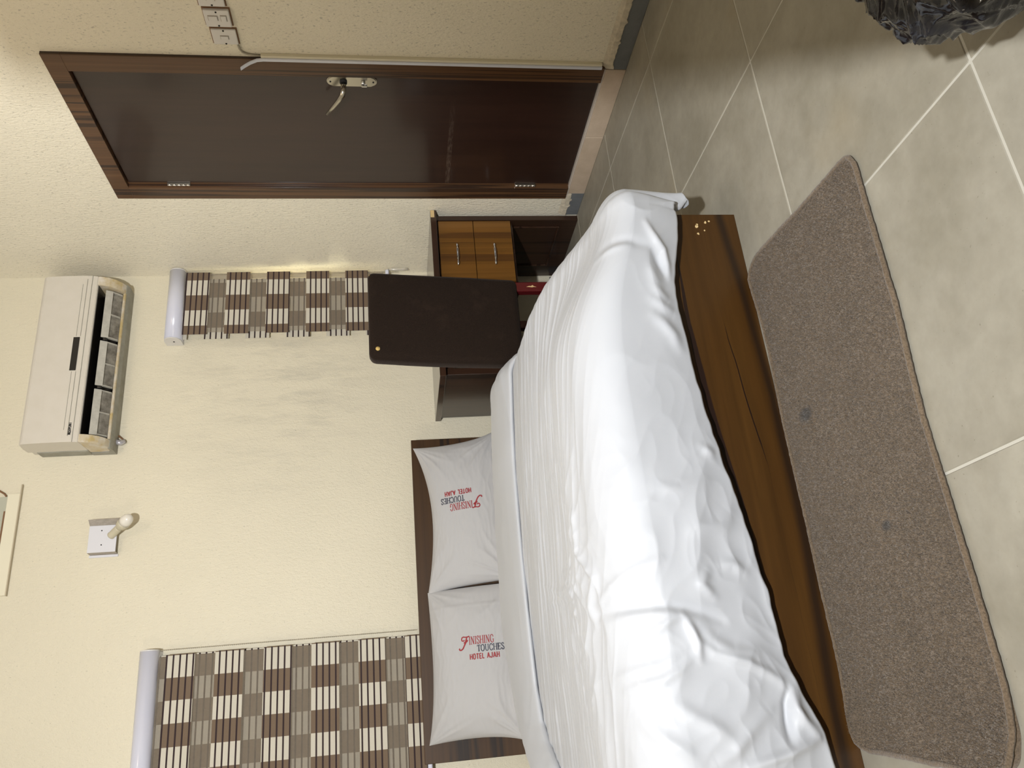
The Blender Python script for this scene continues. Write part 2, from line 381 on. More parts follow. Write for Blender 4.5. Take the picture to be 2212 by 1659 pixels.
def tag(o, label, cat, group=None):
    o['label'] = label; o['category'] = cat
    if group: o['group'] = group
    return o
def struct(o): o['kind'] = 'structure'; return o

# smooth lattice noise for sculpting
class LN:
    """gradient noise, roughly 0..1"""
    def __init__(s, seed):
        a = np.random.RandomState(seed).rand(256, 256)*2*PI; s.gx, s.gy = np.cos(a), np.sin(a)
    def __call__(s, x, y):
        x = np.asarray(x, float); y = np.asarray(y, float)
        xi = np.floor(x).astype(int); yi = np.floor(y).astype(int); fx = x-xi; fy = y-yi
        ux = fx*fx*fx*(fx*(fx*6-15)+10); uy = fy*fy*fy*(fy*(fy*6-15)+10)
        def g(i, j): a, b = (xi+i) % 256, (yi+j) % 256; return s.gx[a, b]*(fx-i)+s.gy[a, b]*(fy-j)
        v = (g(0, 0)*(1-ux)+g(1, 0)*ux)*(1-uy)+(g(0, 1)*(1-ux)+g(1, 1)*ux)*uy
        return np.clip(0.5+0.72*v, 0, 1)
def ridge(n, x, y): return 1-np.abs(2*n(x, y)-1)
def sstep(a, b, x):
    t = np.clip((x-a)/(b-a), 0, 1); return t*t*(3-2*t)

# ------------------------------------------------------------------ the room
XR, YB, XL, YF, ZC = 2.345, 3.90, -1.75, -1.65, 3.12
def wall_y(name, y0, y1, x0, x1, z0, z1, holes, mat):
    bm = bmesh.new()
    xs = sorted({x0, x1, *[h[0] for h in holes], *[h[1] for h in holes]}); zs = sorted({z0, z1, *[h[2] for h in holes], *[h[3] for h in holes]})
    return _wall(name, xs, zs, holes, y0, y1, lambda u, d, z: (u, d, z), mat)
def _wall(name, us, zs, holes, d0, d1, f, mat):
    vs, fs, idx = [], [], {}
    def V(u, d, z):
        k = (round(u, 5), round(d, 5), round(z, 5))
        if k not in idx: idx[k] = len(vs); vs.append(f(*k))
        return idx[k]
    solid = lambda a, b, c, e: not any(h[0] <= (a+b)/2 <= h[1] and h[2] <= (c+e)/2 <= h[3] for h in holes)
    cells = {(i, j): solid(us[i], us[i+1], zs[j], zs[j+1]) for i in range(len(us)-1) for j in range(len(zs)-1)}
    for (i, j), s in cells.items():
        if not s: continue
        a, b, c, e = us[i], us[i+1], zs[j], zs[j+1]
        fs.append((V(a, d0, c), V(b, d0, c), V(b, d0, e), V(a, d0, e))); fs.append((V(a, d1, c), V(b, d1, c), V(b, d1, e), V(a, d1, e)))
        for (di, dj, p, q) in ((-1, 0, (a, c), (a, e)), (1, 0, (b, c), (b, e)), (0, -1, (a, c), (b, c)), (0, 1, (a, e), (b, e))):
            if not cells.get((i+di, j+dj), False):
                fs.append((V(p[0], d0, p[1]), V(q[0], d0, q[1]), V(q[0], d1, q[1]), V(p[0], d1, p[1])))
    me = bpy.data.meshes.new(name); me.from_pydata(vs, [], fs)
    bm = bmesh.new(); bm.from_mesh(me); bmesh.ops.recalc_face_normals(bm, faces=bm.faces[:]); bm.to_mesh(me); bm.free()
    return link(name, me, mat)
W1 = (2.03, 2.322, 1.00, 2.04); W2 = (-0.75, 0.345, 1.00, 2.04)
struct(wall_y('wall_back', YB, YB+0.2, XL-0.2, XR+0.2, -0.1, ZC, [W1, W2], M_WALLB))
DO = (2.335, 3.185, 0.085, 2.185)
ys = sorted({YF, YB, DO[0], DO[1]}); zs = sorted({-0.1, ZC, DO[2], DO[3]})
struct(_wall('wall_right', ys, zs, [DO], XR, XR+0.2, lambda u, d, z: (d, u, z), M_WALLR))
struct(box('wall_left', XL-0.2, XL, YF, YB, -0.1, ZC, M_WALLB, bev=0))
struct(box('wall_front', XL-0.2, XR+0.2, YF-0.2, YF, -0.1, ZC, M_WALLB, bev=0))
struct(box('ceiling', XL-0.2, XR+0.2, YF-0.2, YB+0.2, ZC, ZC+0.1, M_CEIL, bev=0))
floor = struct(box('floor', XL, XR, YF, YB, -0.08, -0.0016, M_GROUT, bev=0))
# floor tiles, a 0.608 m grid
P_ = 0.608; JX = 0.931; JY = 0.895; gap = 0.0052
def tile_mesh(sx, sy):
    bm = bmesh.new(); add_box(bm, 0, sx, 0, sy, -0.009, 0.0, 0.0016, 1); me = bpy.data.meshes.new('tile')
    bmesh.ops.recalc_face_normals(bm, faces=bm.faces[:]); bm.to_mesh(me); bm.free(); me.materials.append(M_TILE); return me
cache = {}
def spans(j, lo, hi):
    k = math.floor((lo-j)/P_); out = []
    while j+k*P_ < hi:
        a, b = max(lo, j+k*P_+gap/2), min(hi, j+(k+1)*P_-gap/2)
        if b-a > 0.02: out.append((a, b))
        k += 1
    return out
for (xa, xb) in spans(JX, XL+0.002, XR-0.002):
    for (ya, yb) in spans(JY, YF+0.002, YB-0.002):
        key = (round(xb-xa, 3), round(yb-ya, 3))
        if key not in cache: cache[key] = tile_mesh(*key)
        o = bpy.data.objects.new('tile', cache[key]); COL.objects.link(o); adopt(o, floor); o.location = (xa, ya, 0)

# skirting along the right wall: grey tiles, beige ones under the door
bb = thing('baseboard_right', None, None, (XR, 2.4, 0), kind='structure')
def skirt(y0, y1, h, mat, out=0.010):
    box('tile', XR-out, XR-0.0005, y0+0.001, y1-0.001, 0.0005, h, mat, bb, 0.0012, 1)
edges = [-1.6, -1.0, -0.4, 0.2, 0.8, 1.4, 1.985, 2.341]
for a, b in zip(edges, edges[1:]): skirt(a, b, 0.066, M_SKG)
skirt(2.341, 2.741, 0.083, M_SKB, 0.012); skirt(2.741, 3.152, 0.083, M_SKB, 0.012)
skirt(3.152, 3.332, 0.066, M_SKG); skirt(3.38, 3.885, 0.06, M_SKG)
def mortar(y0, y1, seed):
    rr = random.Random(seed); n = int((y1-y0)/0.011); vs = []; fs = []
    for i in range(n+1):
        y = y0+(y1-y0)*i/n; lo = 0.066-0.004*rr.random()-0.008*(rr.random() > 0.8); d = 0.0125+0.002*rr.random()
        vs += [(XR-d, y, lo), (XR-d*0.75, y, 0.082+0.004*rr.random()), (XR-0.001, y, 0.101), (XR-0.001, y, 0.055)]
    for i in range(n):
        for k in range(4):
            a, b = i*4+k, i*4+(k+1) % 4; fs.append((a, a+4, b+4, b))
    fs += [(0, 1, 2, 3), tuple(4*n+k for k in (3, 2, 1, 0))]
    raw('mortar', vs, fs, M_MORT, bb)
mortar(0.2, 2.336, 3); mortar(3.157, 3.33, 4)
bbk = thing('baseboard_back', None, None, (1.6, YB, 0), kind='structure')
for a, b in ((1.35, 1.45), (1.49, 1.9), (1.9, 2.30)): box('tile', a+0.001, b-0.001, YB-0.009, YB-0.0005, 0.0005, 0.055, M_SKG, bbk, 0.001, 1)

# door in the right wall
door = thing('door_1', None, None, (XR, 2.76, 0.085), kind='structure')
PR = 0.014
box('casing', XR-PR, XR+0.06, 2.331, 2.412, 0.090, 2.118, W_CAS, door, 0.0015)
box('casing', XR-PR, XR+0.06, 3.108, 3.190, 0.090, 2.118, W_CAS, door, 0.0015)
box('casing', XR-PR, XR+0.06, 2.331, 3.190, 2.118, 2.188, W_CAS, door, 0.0015)
box('jamb', XR+0.005, XR+0.06, 3.095, 3.108, 0.090, 2.118, W_CAS, door, 0.001)
box('threshold', XR-0.011, XR+0.06, 2.341, 3.18, 0.0835, 0.0895, plain('pale_threshold', (0.50, 0.44, 0.38), 0.5), door, 0.001)
leaf = box('leaf', XR+0.004, XR+0.044, 2.413, 3.094, 0.094, 2.114, M_DOOR, door, 0.002)
def hinge(z):
    h = box('hinge', XR-0.004, XR+0.006, 3.0935, 3.108, z-0.05, z+0.05, M_STEEL, door, 0.001)
    bm = bmesh.new()
    for k in range(5):
        za = z-0.05+k*0.02; add_tube(bm, [(XR-0.004, 3.100, za+0.001), (XR-0.004, 3.100, za+0.019)], 0.0058, 10)
    bm_obj('hinge_knuckle', bm, M_CHROME, h, True)
hinge(1.90); hinge(0.305)
# handle set
def rounded_plate(x0, x1, yc, hw, z0, z1, n=10):
    bm = bmesh.new(); prof = []
    for k in range(n+1): a = PI*k/n; prof.append((yc+hw*math.cos(a), z1-hw+hw*math.sin(a)))
    for k in range(n+1): a = PI+PI*k/n; prof.append((yc+hw*math.cos(a), z0+hw+hw*math.sin(a)))
    A = [bm.verts.new((x0, y, z)) for y, z in prof]; B = [bm.verts.new((x1, y, z)) for y, z in prof]; m = len(prof)
    for i in range(m): bm.faces.new((A[i], A[(i+1) % m], B[(i+1) % m], B[i]))
    bm.faces.new(A); bm.faces.new(B[::-1])
    bmesh.ops.bevel(bm, geom=[e for e in bm.edges if abs(e.verts[0].co.x-x0) < 1e-6 and abs(e.verts[1].co.x-x0) < 1e-6], offset=0.003, segments=2, affect='EDGES')
    return bm
plate = bm_obj('handle_plate', rounded_plate(XR-0.006, XR+0.005, 2.443, 0.0235, 0.992, 1.186), M_STEEL, door)
zl = 1.122
tube('lever', [(XR-0.005, 2.443, zl), (XR-0.040, 2.443, zl), (XR-0.054, 2.447, zl+0.002), (XR-0.060, 2.460, zl+0.006), (XR-0.060, 2.485, zl+0.020), (XR-0.060, 2.525, zl+0.046), (XR-0.060, 2.566, zl+0.074)],
     [0.0105, 0.0105, 0.0105, 0.011, 0.0095, 0.0075, 0.006], M_STEEL, door, 12, flat=(1.0, 0.75))
tube('lever_collar', [(XR-0.004, 2.443, zl), (XR-0.012, 2.443, zl)], 0.0145, M_DARKM, door, 14)
tube('lock_cylinder', [(XR-0.005, 2.443, 1.046), (XR-0.018, 2.443, 1.046)], 0.0085, M_CHROME, plate, 12)
box('lock_turn', XR-0.030, XR-0.016, 2.440, 2.446, 1.030, 1.052, M_CHROME, plate, 0.0015)
for z in (1.172, 1.006): tube('screw', [(XR-0.0055, 2.443, z), (XR-0.0075, 2.443, z)], 0.0035, M_DARKM, plate, 8)

# windows behind the blinds
def window(name, h):
    t = thing(name, None, None, ((h[0]+h[1])/2, YB+0.1, h[2]), kind='structure'); e = 0.03
    for (a, b, c, d) in ((h[0], h[0]+e, h[2], h[3]), (h[1]-e, h[1], h[2], h[3]), (h[0]+e, h[1]-e, h[2], h[2]+e), (h[0]+e, h[1]-e, h[3]-e, h[3])):
        box('window_frame', a+0.001, b-0.001, YB+0.12, YB+0.16, c+0.001, d-0.001, M_ALU, t, 0.002)
    box('pane', h[0]+e, h[1]-e, YB+0.138, YB+0.142, h[2]+e, h[3]-e, M_GLASS, t, 0)
window('window_1', W1); window('window_2', W2)

# framed opening high on the back wall
vt = thing('vent_frame', 'cream framed opening high on the wall, left of the air conditioner', 'vent', (0.95, YB, 2.72))
box('rail', 0.690, 1.163, YB-0.014, YB-0.0005, 2.728, 2.782, M_VENTC, vt, 0.002)
box('rail', 0.690, 1.163, YB-0.014, YB-0.0005, 2.985, 3.04, M_VENTC, vt, 0.002)
box('stile', 0.690, 0.740, YB-0.0135, YB-0.0005, 2.7825, 2.9845, M_VENTC, vt, 0.002)
box('ledge', 0.688, 1.205, YB-0.018, YB-0.0005, 2.7225, 2.7275, plain('aged_cream_ledge', (0.50, 0.43, 0.31), 0.6), vt, 0.001)
box('panel', 0.742, 1.150, YB-0.008, YB-0.0005, 2.784, 2.983, M_VENTG, vt, 0.001)
box('edge_strip', 0.90, 1.08, YB-0.0125, YB-0.008, 2.783, 2.790, M_BROWNEDGE, vt, 0.001)
tube('cable', [(1.152, YB-0.006, 2.79), (1.165, YB-0.010, 2.80), (1.185, YB-0.008, 2.83), (1.20, YB-0.004, 2.90)], 0.004, M_BROWNEDGE, vt, 8)

# ------------------------------------------------------------------ bed
BX0, BX1 = -0.275, 1.24
bed = thing('bed', 'brown zebra wood bed with flat headboard against the back wall', 'bed', (0.5, 2.8, 0))
hb = box('headboard', -0.172, 1.302, 3.780, 3.808, 0.002, 0.892, W_HEAD, bed, 0.002)
fp = box('foot_panel', BX0, BX1, 1.770, 1.790, 0.0, 0.300, W_BED, bed, 0.0015)
for x in (BX0, BX1-0.02): box('side_panel', x, x+0.02, 1.7905, 3.779, 0.0, 0.300, W_BED, bed, 0.0015)
box('deck', BX0+0.021, BX1-0.021, 1.791, 3.779, 0.20, 0.24, W_BED, bed, 0.001)
def chip(x, z, s, seed):
    rr = random.Random(seed); n = 7
    vs = [(x+s*(0.6+0.6*rr.random())*math.cos(2*PI*k/n), 1.7702, z+s*(0.6+0.6*rr.random())*math.sin(2*PI*k/n)) for k in range(n)]
    vs += [(a, 1.7692, c) for a, b, c in vs]
    raw('chipped_spot', vs, [tuple(range(n))[::-1], tuple(range(n, 2*n))]+[(k, (k+1) % n, n+(k+1) % n, n+k) for k in range(n)], M_CHIP, fp)
for i, (x, z, s) in enumerate(((1.200, 0.119, 0.0055), (1.206, 0.1165, 0.004), (1.213, 0.091, 0.0042), (1.2165, 0.080, 0.0036), (1.187, 0.098, 0.0028), (1.176, 0.118, 0.0036))): chip(x, z, s, i)
mattress = tag(box('mattress', BX0+0.022, 1.165, 1.93, 3.775, 0.241, 0.435, M_SHEET, None, 0.08, 6), 'white sheeted mattress under the duvet on the bed', 'mattress')

def make_duvet():
    TOP, r = 0.500, 0.10
    xr, xl, yf = 1.222, -0.245, 1.812
    n1, n2, n3, n4 = LN(1), LN(2), LN(3), LN(5)
    hx = [-0.6, -0.24, -0.165, -0.10, -0.04, 0.06, 0.185, 0.376, 0.58, 0.82, 1.0, 1.19, 1.6]
    hz = [0.075, 0.078, 0.084, 0.094, 0.117, 0.147, 0.15, 0.174, 0.207, 0.228, 0.248, 0.238, 0.238]
    seam_x = [-0.7, -0.25, -0.16, -0.10, -0.04, 0.08, 0.90, 1.06, 1.25, 1.6]; seam_y = [2.30, 2.55, 2.66, 2.77, 2.84, 2.885, 2.895, 2.87, 2.82, 2.72]
    def drape(a, b, slen_max=None):
        """sheet coordinates to plan position, drop below the top, plan normal and slope"""
        ex = np.where(a > xr, a-xr, np.where(a < xl, xl-a, 0.0)); sx = np.where(a > xr, 1.0, -1.0)
        ey = np.maximum(yf-b, 0); s = np.hypot(ex, ey); s = s - np.maximum(s-0.40, 0)*0.55*(ex > 0)*(ey > 0)*np.clip(np.minimum(ex, ey)/0.06, 0, 1); th = np.arctan2(ey, np.maximum(ex, 1e-9))
        q = np.minimum(s, r*PI/2); e = np.maximum(s-r*PI/2, 0)
        h = r*np.sin(q/r) - e*0.11; d = r*(1-np.cos(q/r)) + e
        return ex, ey, s, th, sx, h, d, q/r
    NU, NV = 560, 640
    SR = 0.37; SL = 0.38
    a = np.linspace(xl-SL, xr+SR, NU)[:, None]*np.ones((1, NV))
    head = np.interp(a, seam_x, seam_y) + 0.14
    slen = TOP-np.interp(np.clip(a, xl, xr), hx, hz)-r+r*PI/2
    slen = slen + 0.009*(n1(a*9, a*0+3)-0.5) + 0.005*(n2(a*27, a*0+1)-0.5)
    slen = slen*(1+0.02*sstep(xr, xr+0.2, a))
    b = head + (yf-slen-head)*np.linspace(0, 1, NV)[None, :]
    ex, ey, s, th, sx, h, d, qa = drape(a, b)
    cw = np.where((ex > 0) & (ey > 0), np.sin(2*th), 0.0)              # 0 on the flat sides, 1 on a corner diagonal
    front = np.where(ex <= 0, 1.0, sstep(0.45, 1.45, th))*(ey > 0)
    side = np.where(ey <= 0, 1.0, sstep(1.1, 0.3, th))*(ex > 0)
    k = np.clip(s/0.45, 0, 1.25)
    # gathered folds round the foot corners: a big lobe towards the side, a pinch, a small lobe at the front
    lobe = np.exp(-((th-0.52)/0.30)**2) - 0.85*np.exp(-((th-1.02)/0.13)**2) + 0.60*np.exp(-((th-1.26)/0.15)**2)
    h = h + cw**0.5*k**1.4*(0.026*lobe + 0.004*np.sin(th*17+s*8))
    d = d*(1-0.14*cw*k)
    nx, ny = sx*np.cos(th), -np.sin(th)
    X = np.clip(a, xl, xr) + np.where(ex > 0, nx*h, 0.0)
    Y = np.where(ey > 0, yf + ny*h, b)
    Z = TOP - d
    w_up = np.clip((Z-0.05)/0.45, 0, 1)
    # sheet-space sag towards the foot corner
    dc = np.hypot(np.maximum(xr-a, 0), np.maximum(b-yf, 0)*0.7)
    Z = Z - 0.105*np.exp(-(dc/0.22)**2)*w_up
    Z = Z + (0.016*np.sin(np.clip((a-xl)/(xr-xl), 0, 1)*PI) + 0.012*(n3(a*1.7+4, b*1.7)-0.5))*w_up
    Z = Z + 0.030*np.exp(-((b-1.93)/0.11)**2)*w_up*sstep(1.25, 0.85, a)*(0.6+0.6*n1(a*2.2, 7+0*a))
    push = front*(0.018*np.sin(np.clip(ey/np.maximum(slen, 0.05), 0, 1)*PI) + 0.012*(n2(a*2.6+9, ey*2.0)-0.45)*np.clip(ey/0.2, 0, 1))
    # long fine creases lying across the bed
    dirx = a*0.94 - b*0.30; diry = a*0.24 + b
    warp = 0.25*n3(a*3, b*3)
    ln = lambda nz, fx, fy, p: ridge(nz, dirx*fx, diry*fy)**p
    cre = 0.0042*ln(n1, 0.8, 13.0, 5) + 0.0024*ln(n2, 1.6, 27.0, 4) + 0.0032*ridge(n4, dirx*1.1+warp, diry*19+warp)**7
    band = np.exp(-((diry-2.62)/0.42)**2)
    flat = sstep(0.14, 0.0, ey)*sstep(0.14, 0.0, ex)
    Z = Z + cre*(0.35+0.85*band)*flat
    # crumples at the left of the foot end and along the front face
    m1 = np.exp(-(((a-0.22)/0.30)**2+((b-2.00)/0.26)**2))
    u = a + ey*0.55; v = ey*1.2 - a*0.35 + np.maximum(b-1.8, 0)*-1.0
    wx = 0.6*n3(u*4, v*4); wy = 0.6*n4(u*4+7, v*4)
    cr1 = ridge(n1, u*5+wx, v*8+wy)**3; cr2 = ridge(n2, u*11+wx*2, v*13+wy)**3; cr3 = ridge(n4, u*3.2+wy, v*4.2+wx)**2.5
    amp = 0.0065*cr1 + 0.0032*cr2
    Z = Z + amp*m1*1.2*flat
    FOLDS = [
        (((0.442, 1.89), (0.342, 1.891), (0.269, 1.812), (0.211, 1.857), (0.171, 1.846)), 0.01, 0.007),
        (((0.39, 2.001), (0.324, 1.993), (0.252, 1.931), (0.19, 1.859)), 0.01, 0.005),
        (((0.348, 2.204), (0.284, 2.099), (0.219, 2.041), (0.164, 1.984)), 0.008, 0.004),
        (((0.366, 2.542), (0.303, 2.271), (0.301, 2.124)), 0.009, 0.003),
        (((0.297, 2.49), (0.279, 2.247), (0.279, 2.069)), 0.009, 0.003),
        (((0.206, 1.818), (0.239, 1.762), (0.264, 1.711), (0.283, 1.647)), 0.01, 0.004),
        (((0.189, 1.827), (0.186, 1.73), (0.178, 1.642), (0.163, 1.576), (0.142, 1.534)), 0.01, -0.005),
        (((0.165, 1.78), (0.169, 1.677), (0.162, 1.622), (0.146, 1.59)), 0.012, 0.006),
        (((0.156, 1.62), (0.129, 1.608), (0.103, 1.6), (0.069, 1.6)), 0.01, 0.01),
        (((0.12, 1.703), (0.146, 1.661), (0.156, 1.629)), 0.01, 0.007),
        (((0.096, 1.586), (0.077, 1.564), (0.064, 1.533), (0.053, 1.495), (0.032, 1.454), (0.012, 1.425)), 0.01, 0.009),
        (((0.132, 1.576), (0.105, 1.564), (0.078, 1.524), (0.069, 1.469)), 0.014, 0.006),
        (((0.02, 1.764), (0.034, 1.684), (0.051, 1.647), (0.071, 1.616)), 0.01, 0.006),
        (((0.048, 1.791), (0.064, 1.684), (0.083, 1.642)), 0.01, 0.004),
        (((-0.007, 1.409), (-0.034, 1.421), (-0.068, 1.426), (-0.11, 1.431)), 0.009, -0.012),
        (((-0.011, 1.401), (-0.045, 1.403), (-0.071, 1.388), (-0.097, 1.366)), 0.012, 0.012),
        (((-0.109, 1.366), (-0.12, 1.406), (-0.132, 1.458), (-0.145, 1.538)), 0.01, 0.012),
        (((-0.011, 1.675), (-0.044, 1.632), (-0.067, 1.593), (-0.098, 1.561)), 0.016, 0.007),
        (((-0.032, 1.743), (-0.077, 1.704), (-0.118, 1.651)), 0.016, 0.007),
        (((-0.099, 1.555), (-0.074, 1.512), (-0.044, 1.466)), 0.014, 0.006),
        (((-0.131, 1.605), (-0.117, 1.565), (-0.092, 1.527)), 0.012, 0.006),
        (((0.248, 1.545), (0.222, 1.564), (0.196, 1.54)), 0.012, 0.007),
        (((0.262, 1.509), (0.263, 1.48), (0.247, 1.453)), 0.012, 0.006),
        (((0.54, 1.497), (0.527, 1.481), (0.514, 1.477)), 0.012, 0.006),
        (((0.443, 1.632), (0.434, 1.573), (0.454, 1.508)), 0.016, 0.004),
        (((0.38, 1.461), (0.352, 1.491), (0.339, 1.56)), 0.018, 0.006),
        (((1.164, 1.615), (1.133, 1.593), (1.109, 1.57), (1.085, 1.543), (1.046, 1.526), (1.008, 1.52)), 0.011, 0.01),
        (((1.089, 1.588), (1.068, 1.568), (1.038, 1.547), (1.008, 1.525)), 0.012, -0.008),
        (((1.114, 1.752), (1.11, 1.672), (1.101, 1.635), (1.094, 1.591)), 0.014, -0.005),
        (((1.082, 1.758), (1.091, 1.709), (1.095, 1.659)), 0.012, 0.004),
        (((1.038, 1.584), (1.004, 1.567), (0.983, 1.548)), 0.014, 0.006),
        (((0.98, 1.567), (0.954, 1.545), (0.938, 1.522)), 0.014, 0.007),
        (((0.939, 1.57), (0.918, 1.54), (0.905, 1.509)), 0.014, 0.007),
        (((0.89, 1.564), (0.87, 1.541), (0.841, 1.517), (0.806, 1.505)), 0.016, 0.009)]
    disp = np.zeros_like(X)
    for pts, wd, am in FOLDS:
        pts = np.array(pts); seg = np.hypot(*np.diff(pts, axis=0).T); cum = np.r_[0, np.cumsum(seg)]; L = cum[-1]
        lo, hi = pts.min(0)-0.09, pts.max(0)+0.09
        ia = np.where((a[:, 0] > lo[0]) & (a[:, 0] < hi[0]))[0]
        if not len(ia): continue
        sa, sb = a[ia], b[ia]; best = np.full(sa.shape, 9.0); tt = np.zeros(sa.shape)
        for q in range(len(seg)):
            p0, dv = pts[q], (pts[q+1]-pts[q]); t = ((sa-p0[0])*dv[0]+(sb-p0[1])*dv[1])/(seg[q]**2); tc = np.clip(t, 0, 1)
            dd = np.hypot(sa-p0[0]-tc*dv[0], sb-p0[1]-tc*dv[1]); m = dd < best; best[m] = dd[m]; tt[m] = (cum[q]+tc*seg[q])[m]
        env = np.sin(PI*np.clip(0.12+0.76*tt/L, 0, 1))
        disp[ia] += am*env*(np.exp(-(best/wd)**2)+0.45*np.exp(-(best/(2.6*wd))**2))
    Z = Z + disp*np.cos(qa); Y = Y - disp*np.sin(qa)*(ex <= 0)
    m2 = np.clip(ey/0.12, 0, 1)*sstep(0.95, 0.30, a); m3 = np.clip(ey/0.15, 0, 1)*sstep(0.6, 1.1, a)
    push = push + front*((amp*0.45+0.008*cr3)*m2 + (0.006*cr3+0.001*cr1)*m3)
    push = push + side*np.clip((s-0.05)/0.15, 0, 1)*0.024*(n2(b*3, ex*4)-0.4)
    X = X + push*np.where(ex > 0, nx, 0); Y = Y + push*np.where(ex > 0, ny, -1.0)*(ey > 0)
    Z = np.maximum(Z, 0.012)
    Z = Z - 0.022*sstep(0.15, 0.02, head-b)
    P = np.stack([X, Y, Z], -1)
    # hems turn in on themselves
    inn = np.stack([-np.where(ex > 0, nx, 0), np.where(ex > 0, -ny, np.where(ey > 0, 1.0, 0)), 0*nx], -1)
    up = np.array([0, 0, 1.0])
    def curl(edge, n): return [edge+n*0.004+up*-0.005, edge+n*0.010+up*-0.006, edge+n*0.015+up*0.0, edge+n*0.018+up*0.05]
    rows = curl(P[:, -1], inn[:, -1]); P = np.concatenate([P]+[q[:, None] for q in rows], 1); inn = np.concatenate([inn]+[inn[:, -1:]]*4, 1)
    lo = curl(P[0], inn[0]); hi = curl(P[-1], inn[-1])
    P = np.concatenate([q[None] for q in lo[::-1]]+[P]+[q[None] for q in hi], 0)
    root = thing('duvet', 'rumpled white duvet spread over the bed, spilling over its foot', 'duvet', (0.5, 2.4, 0.5))
    grid_obj('duvet_cover', P, M_DUVET, root)
    # the head end folded back as a flat padded band, its free edge towards the foot
    na, m = 300, 56
    aa = np.linspace(xl-0.30, xr+0.34, na)[:, None]*np.ones((1, m+1)); ph = np.linspace(0, 2*PI, m+1)[None, :]*np.ones((na, 1))
    sy = np.interp(aa, seam_x, seam_y); oy = np.interp(aa, [-0.7, -0.25, -0.16, -0.12, -0.035, 0.10, 0.24, 0.52, 0.78, 1.07, 1.19, 1.25, 1.6], [2.62, 2.84, 2.93, 2.99, 3.15, 3.24, 3.285, 3.305, 3.24, 3.185, 3.15, 3.13, 3.06])
    oy = oy + 0.012*(n1(aa*6, 2+0*aa)-0.5)
    c, sn = np.cos(ph), np.sin(ph)
    bb = (sy+oy)/2 - (oy-sy)/2*np.sign(c)*np.abs(c)**0.7
    back = np.clip((bb-sy)/np.maximum(oy-sy, 0.01), 0, 1)
    thick = 0.018 + 0.029*np.sin(np.clip(back, 0, 1)*PI*0.62)
    lift = 0.011 + thick*np.sign(sn)*np.abs(sn)**0.75*(1.0+0.25*(n3(aa*5, back*2)-0.5)) + 0.012*back
    lift = lift + np.clip(sn, 0, 1)*(0.0030*ridge(n2, aa*1.5+bb*1.2, bb*16)**4 + 0.010*sstep(1.10, 1.30, aa)*ridge(n4, bb*13+aa*3, aa*5)**3)
    ex, ey, s, th, sx, h, d, qa = drape(aa, bb)
    lift = lift*(1-0.55*sstep(0.02, 0.16, ex))
    X = np.clip(aa, xl, xr) + np.where(ex > 0, sx*h, 0) + lift*np.where(ex > 0, sx*np.sin(qa), 0)
    Z = TOP - d + lift*np.where(ex > 0, np.cos(qa), 1.0) + 0.014*np.sin(np.clip((aa-xl)/(xr-xl), 0, 1)*PI)
    grid_obj('folded_hem', np.stack([X, bb, Z], -1), M_DUVET, root)
make_duvet()

# ------------------------------------------------------------------ stroke lettering
SERIF = {
 'I': (0.42, [[(.21, 0), (.21, 1), 1], [(.04, .02), (.38, .02), .5], [(.04, .98), (.38, .98), .5]]),
 'N': (0.92, [[(.16, 0), (.16, 1), .5], [(.16, 1), (.76, 0), 1.1], [(.76, 0), (.76, 1), .5], [(.0, .02), (.32, .02), .5], [(.0, .98), (.2, .98), .5], [(.6, .98), (.92, .98), .5]]),
 'S': (0.66, [[(.56, .72), (.52, .92), (.36, 1), (.2, .97), (.09, .84), (.1, .68), (.25, .56), (.43, .45), (.56, .32), (.56, .16), (.44, .03), (.28, 0), (.14, .06), (.06, .28), .9]]),
 'H': (0.92, [[(.16, 0), (.16, 1), 1], [(.76, 0), (.76, 1), 1], [(.16, .5), (.76, .5), .5], [(0, .02), (.32, .02), .5], [(0, .98), (.32, .98), .5], [(.6, .02), (.92, .02), .5], [(.6, .98), (.92, .98), .5]]),
 'G': (0.88, [[(.74, .7), (.7, .9), (.5, 1), (.3, .96), (.12, .76), (.08, .5), (.12, .24), (.3, .04), (.5, 0), (.72, .08), (.74, .4), .9], [(.54, .42), (.9, .42), .5]]),
 'T': (0.78, [[(.39, 0), (.39, 1), 1], [(.04, .97), (.74, .97), .6], [(.05, .97), (.04, .76), .5], [(.73, .97), (.74, .76), .5], [(.22, .02), (.56, .02), .5]]),
 'O': (0.90, [[(.45, 1), (.25, .94), (.1, .72), (.08, .5), (.1, .28), (.25, .06), (.45, 0), (.65, .06), (.8, .28), (.82, .5), (.8, .72), (.65, .94), (.45, 1), .85]]),
 'U': (0.92, [[(.16, 1), (.16, .3), (.24, .08), (.45, 0), (.66, .08), (.74, .3), (.74, 1), .8], [(0, .98), (.32, .98), .5], [(.6, .98), (.9, .98), .5]]),
 'C': (0.84, [[(.74, .7), (.7, .9), (.5, 1), (.3, .96), (.12, .76), (.08, .5), (.12, .24), (.3, .04), (.5, 0), (.7, .1), (.76, .28), .9]]),
 'E': (0.78, [[(.16, 0), (.16, 1), 1], [(0, .02), (.68, .02), .6], [(0, .98), (.66, .98), .6], [(.16, .52), (.5, .52), .5], [(.68, .02), (.72, .24), .5], [(.66, .98), (.68, .78), .5], [(.5, .42), (.5, .62), .5]])}
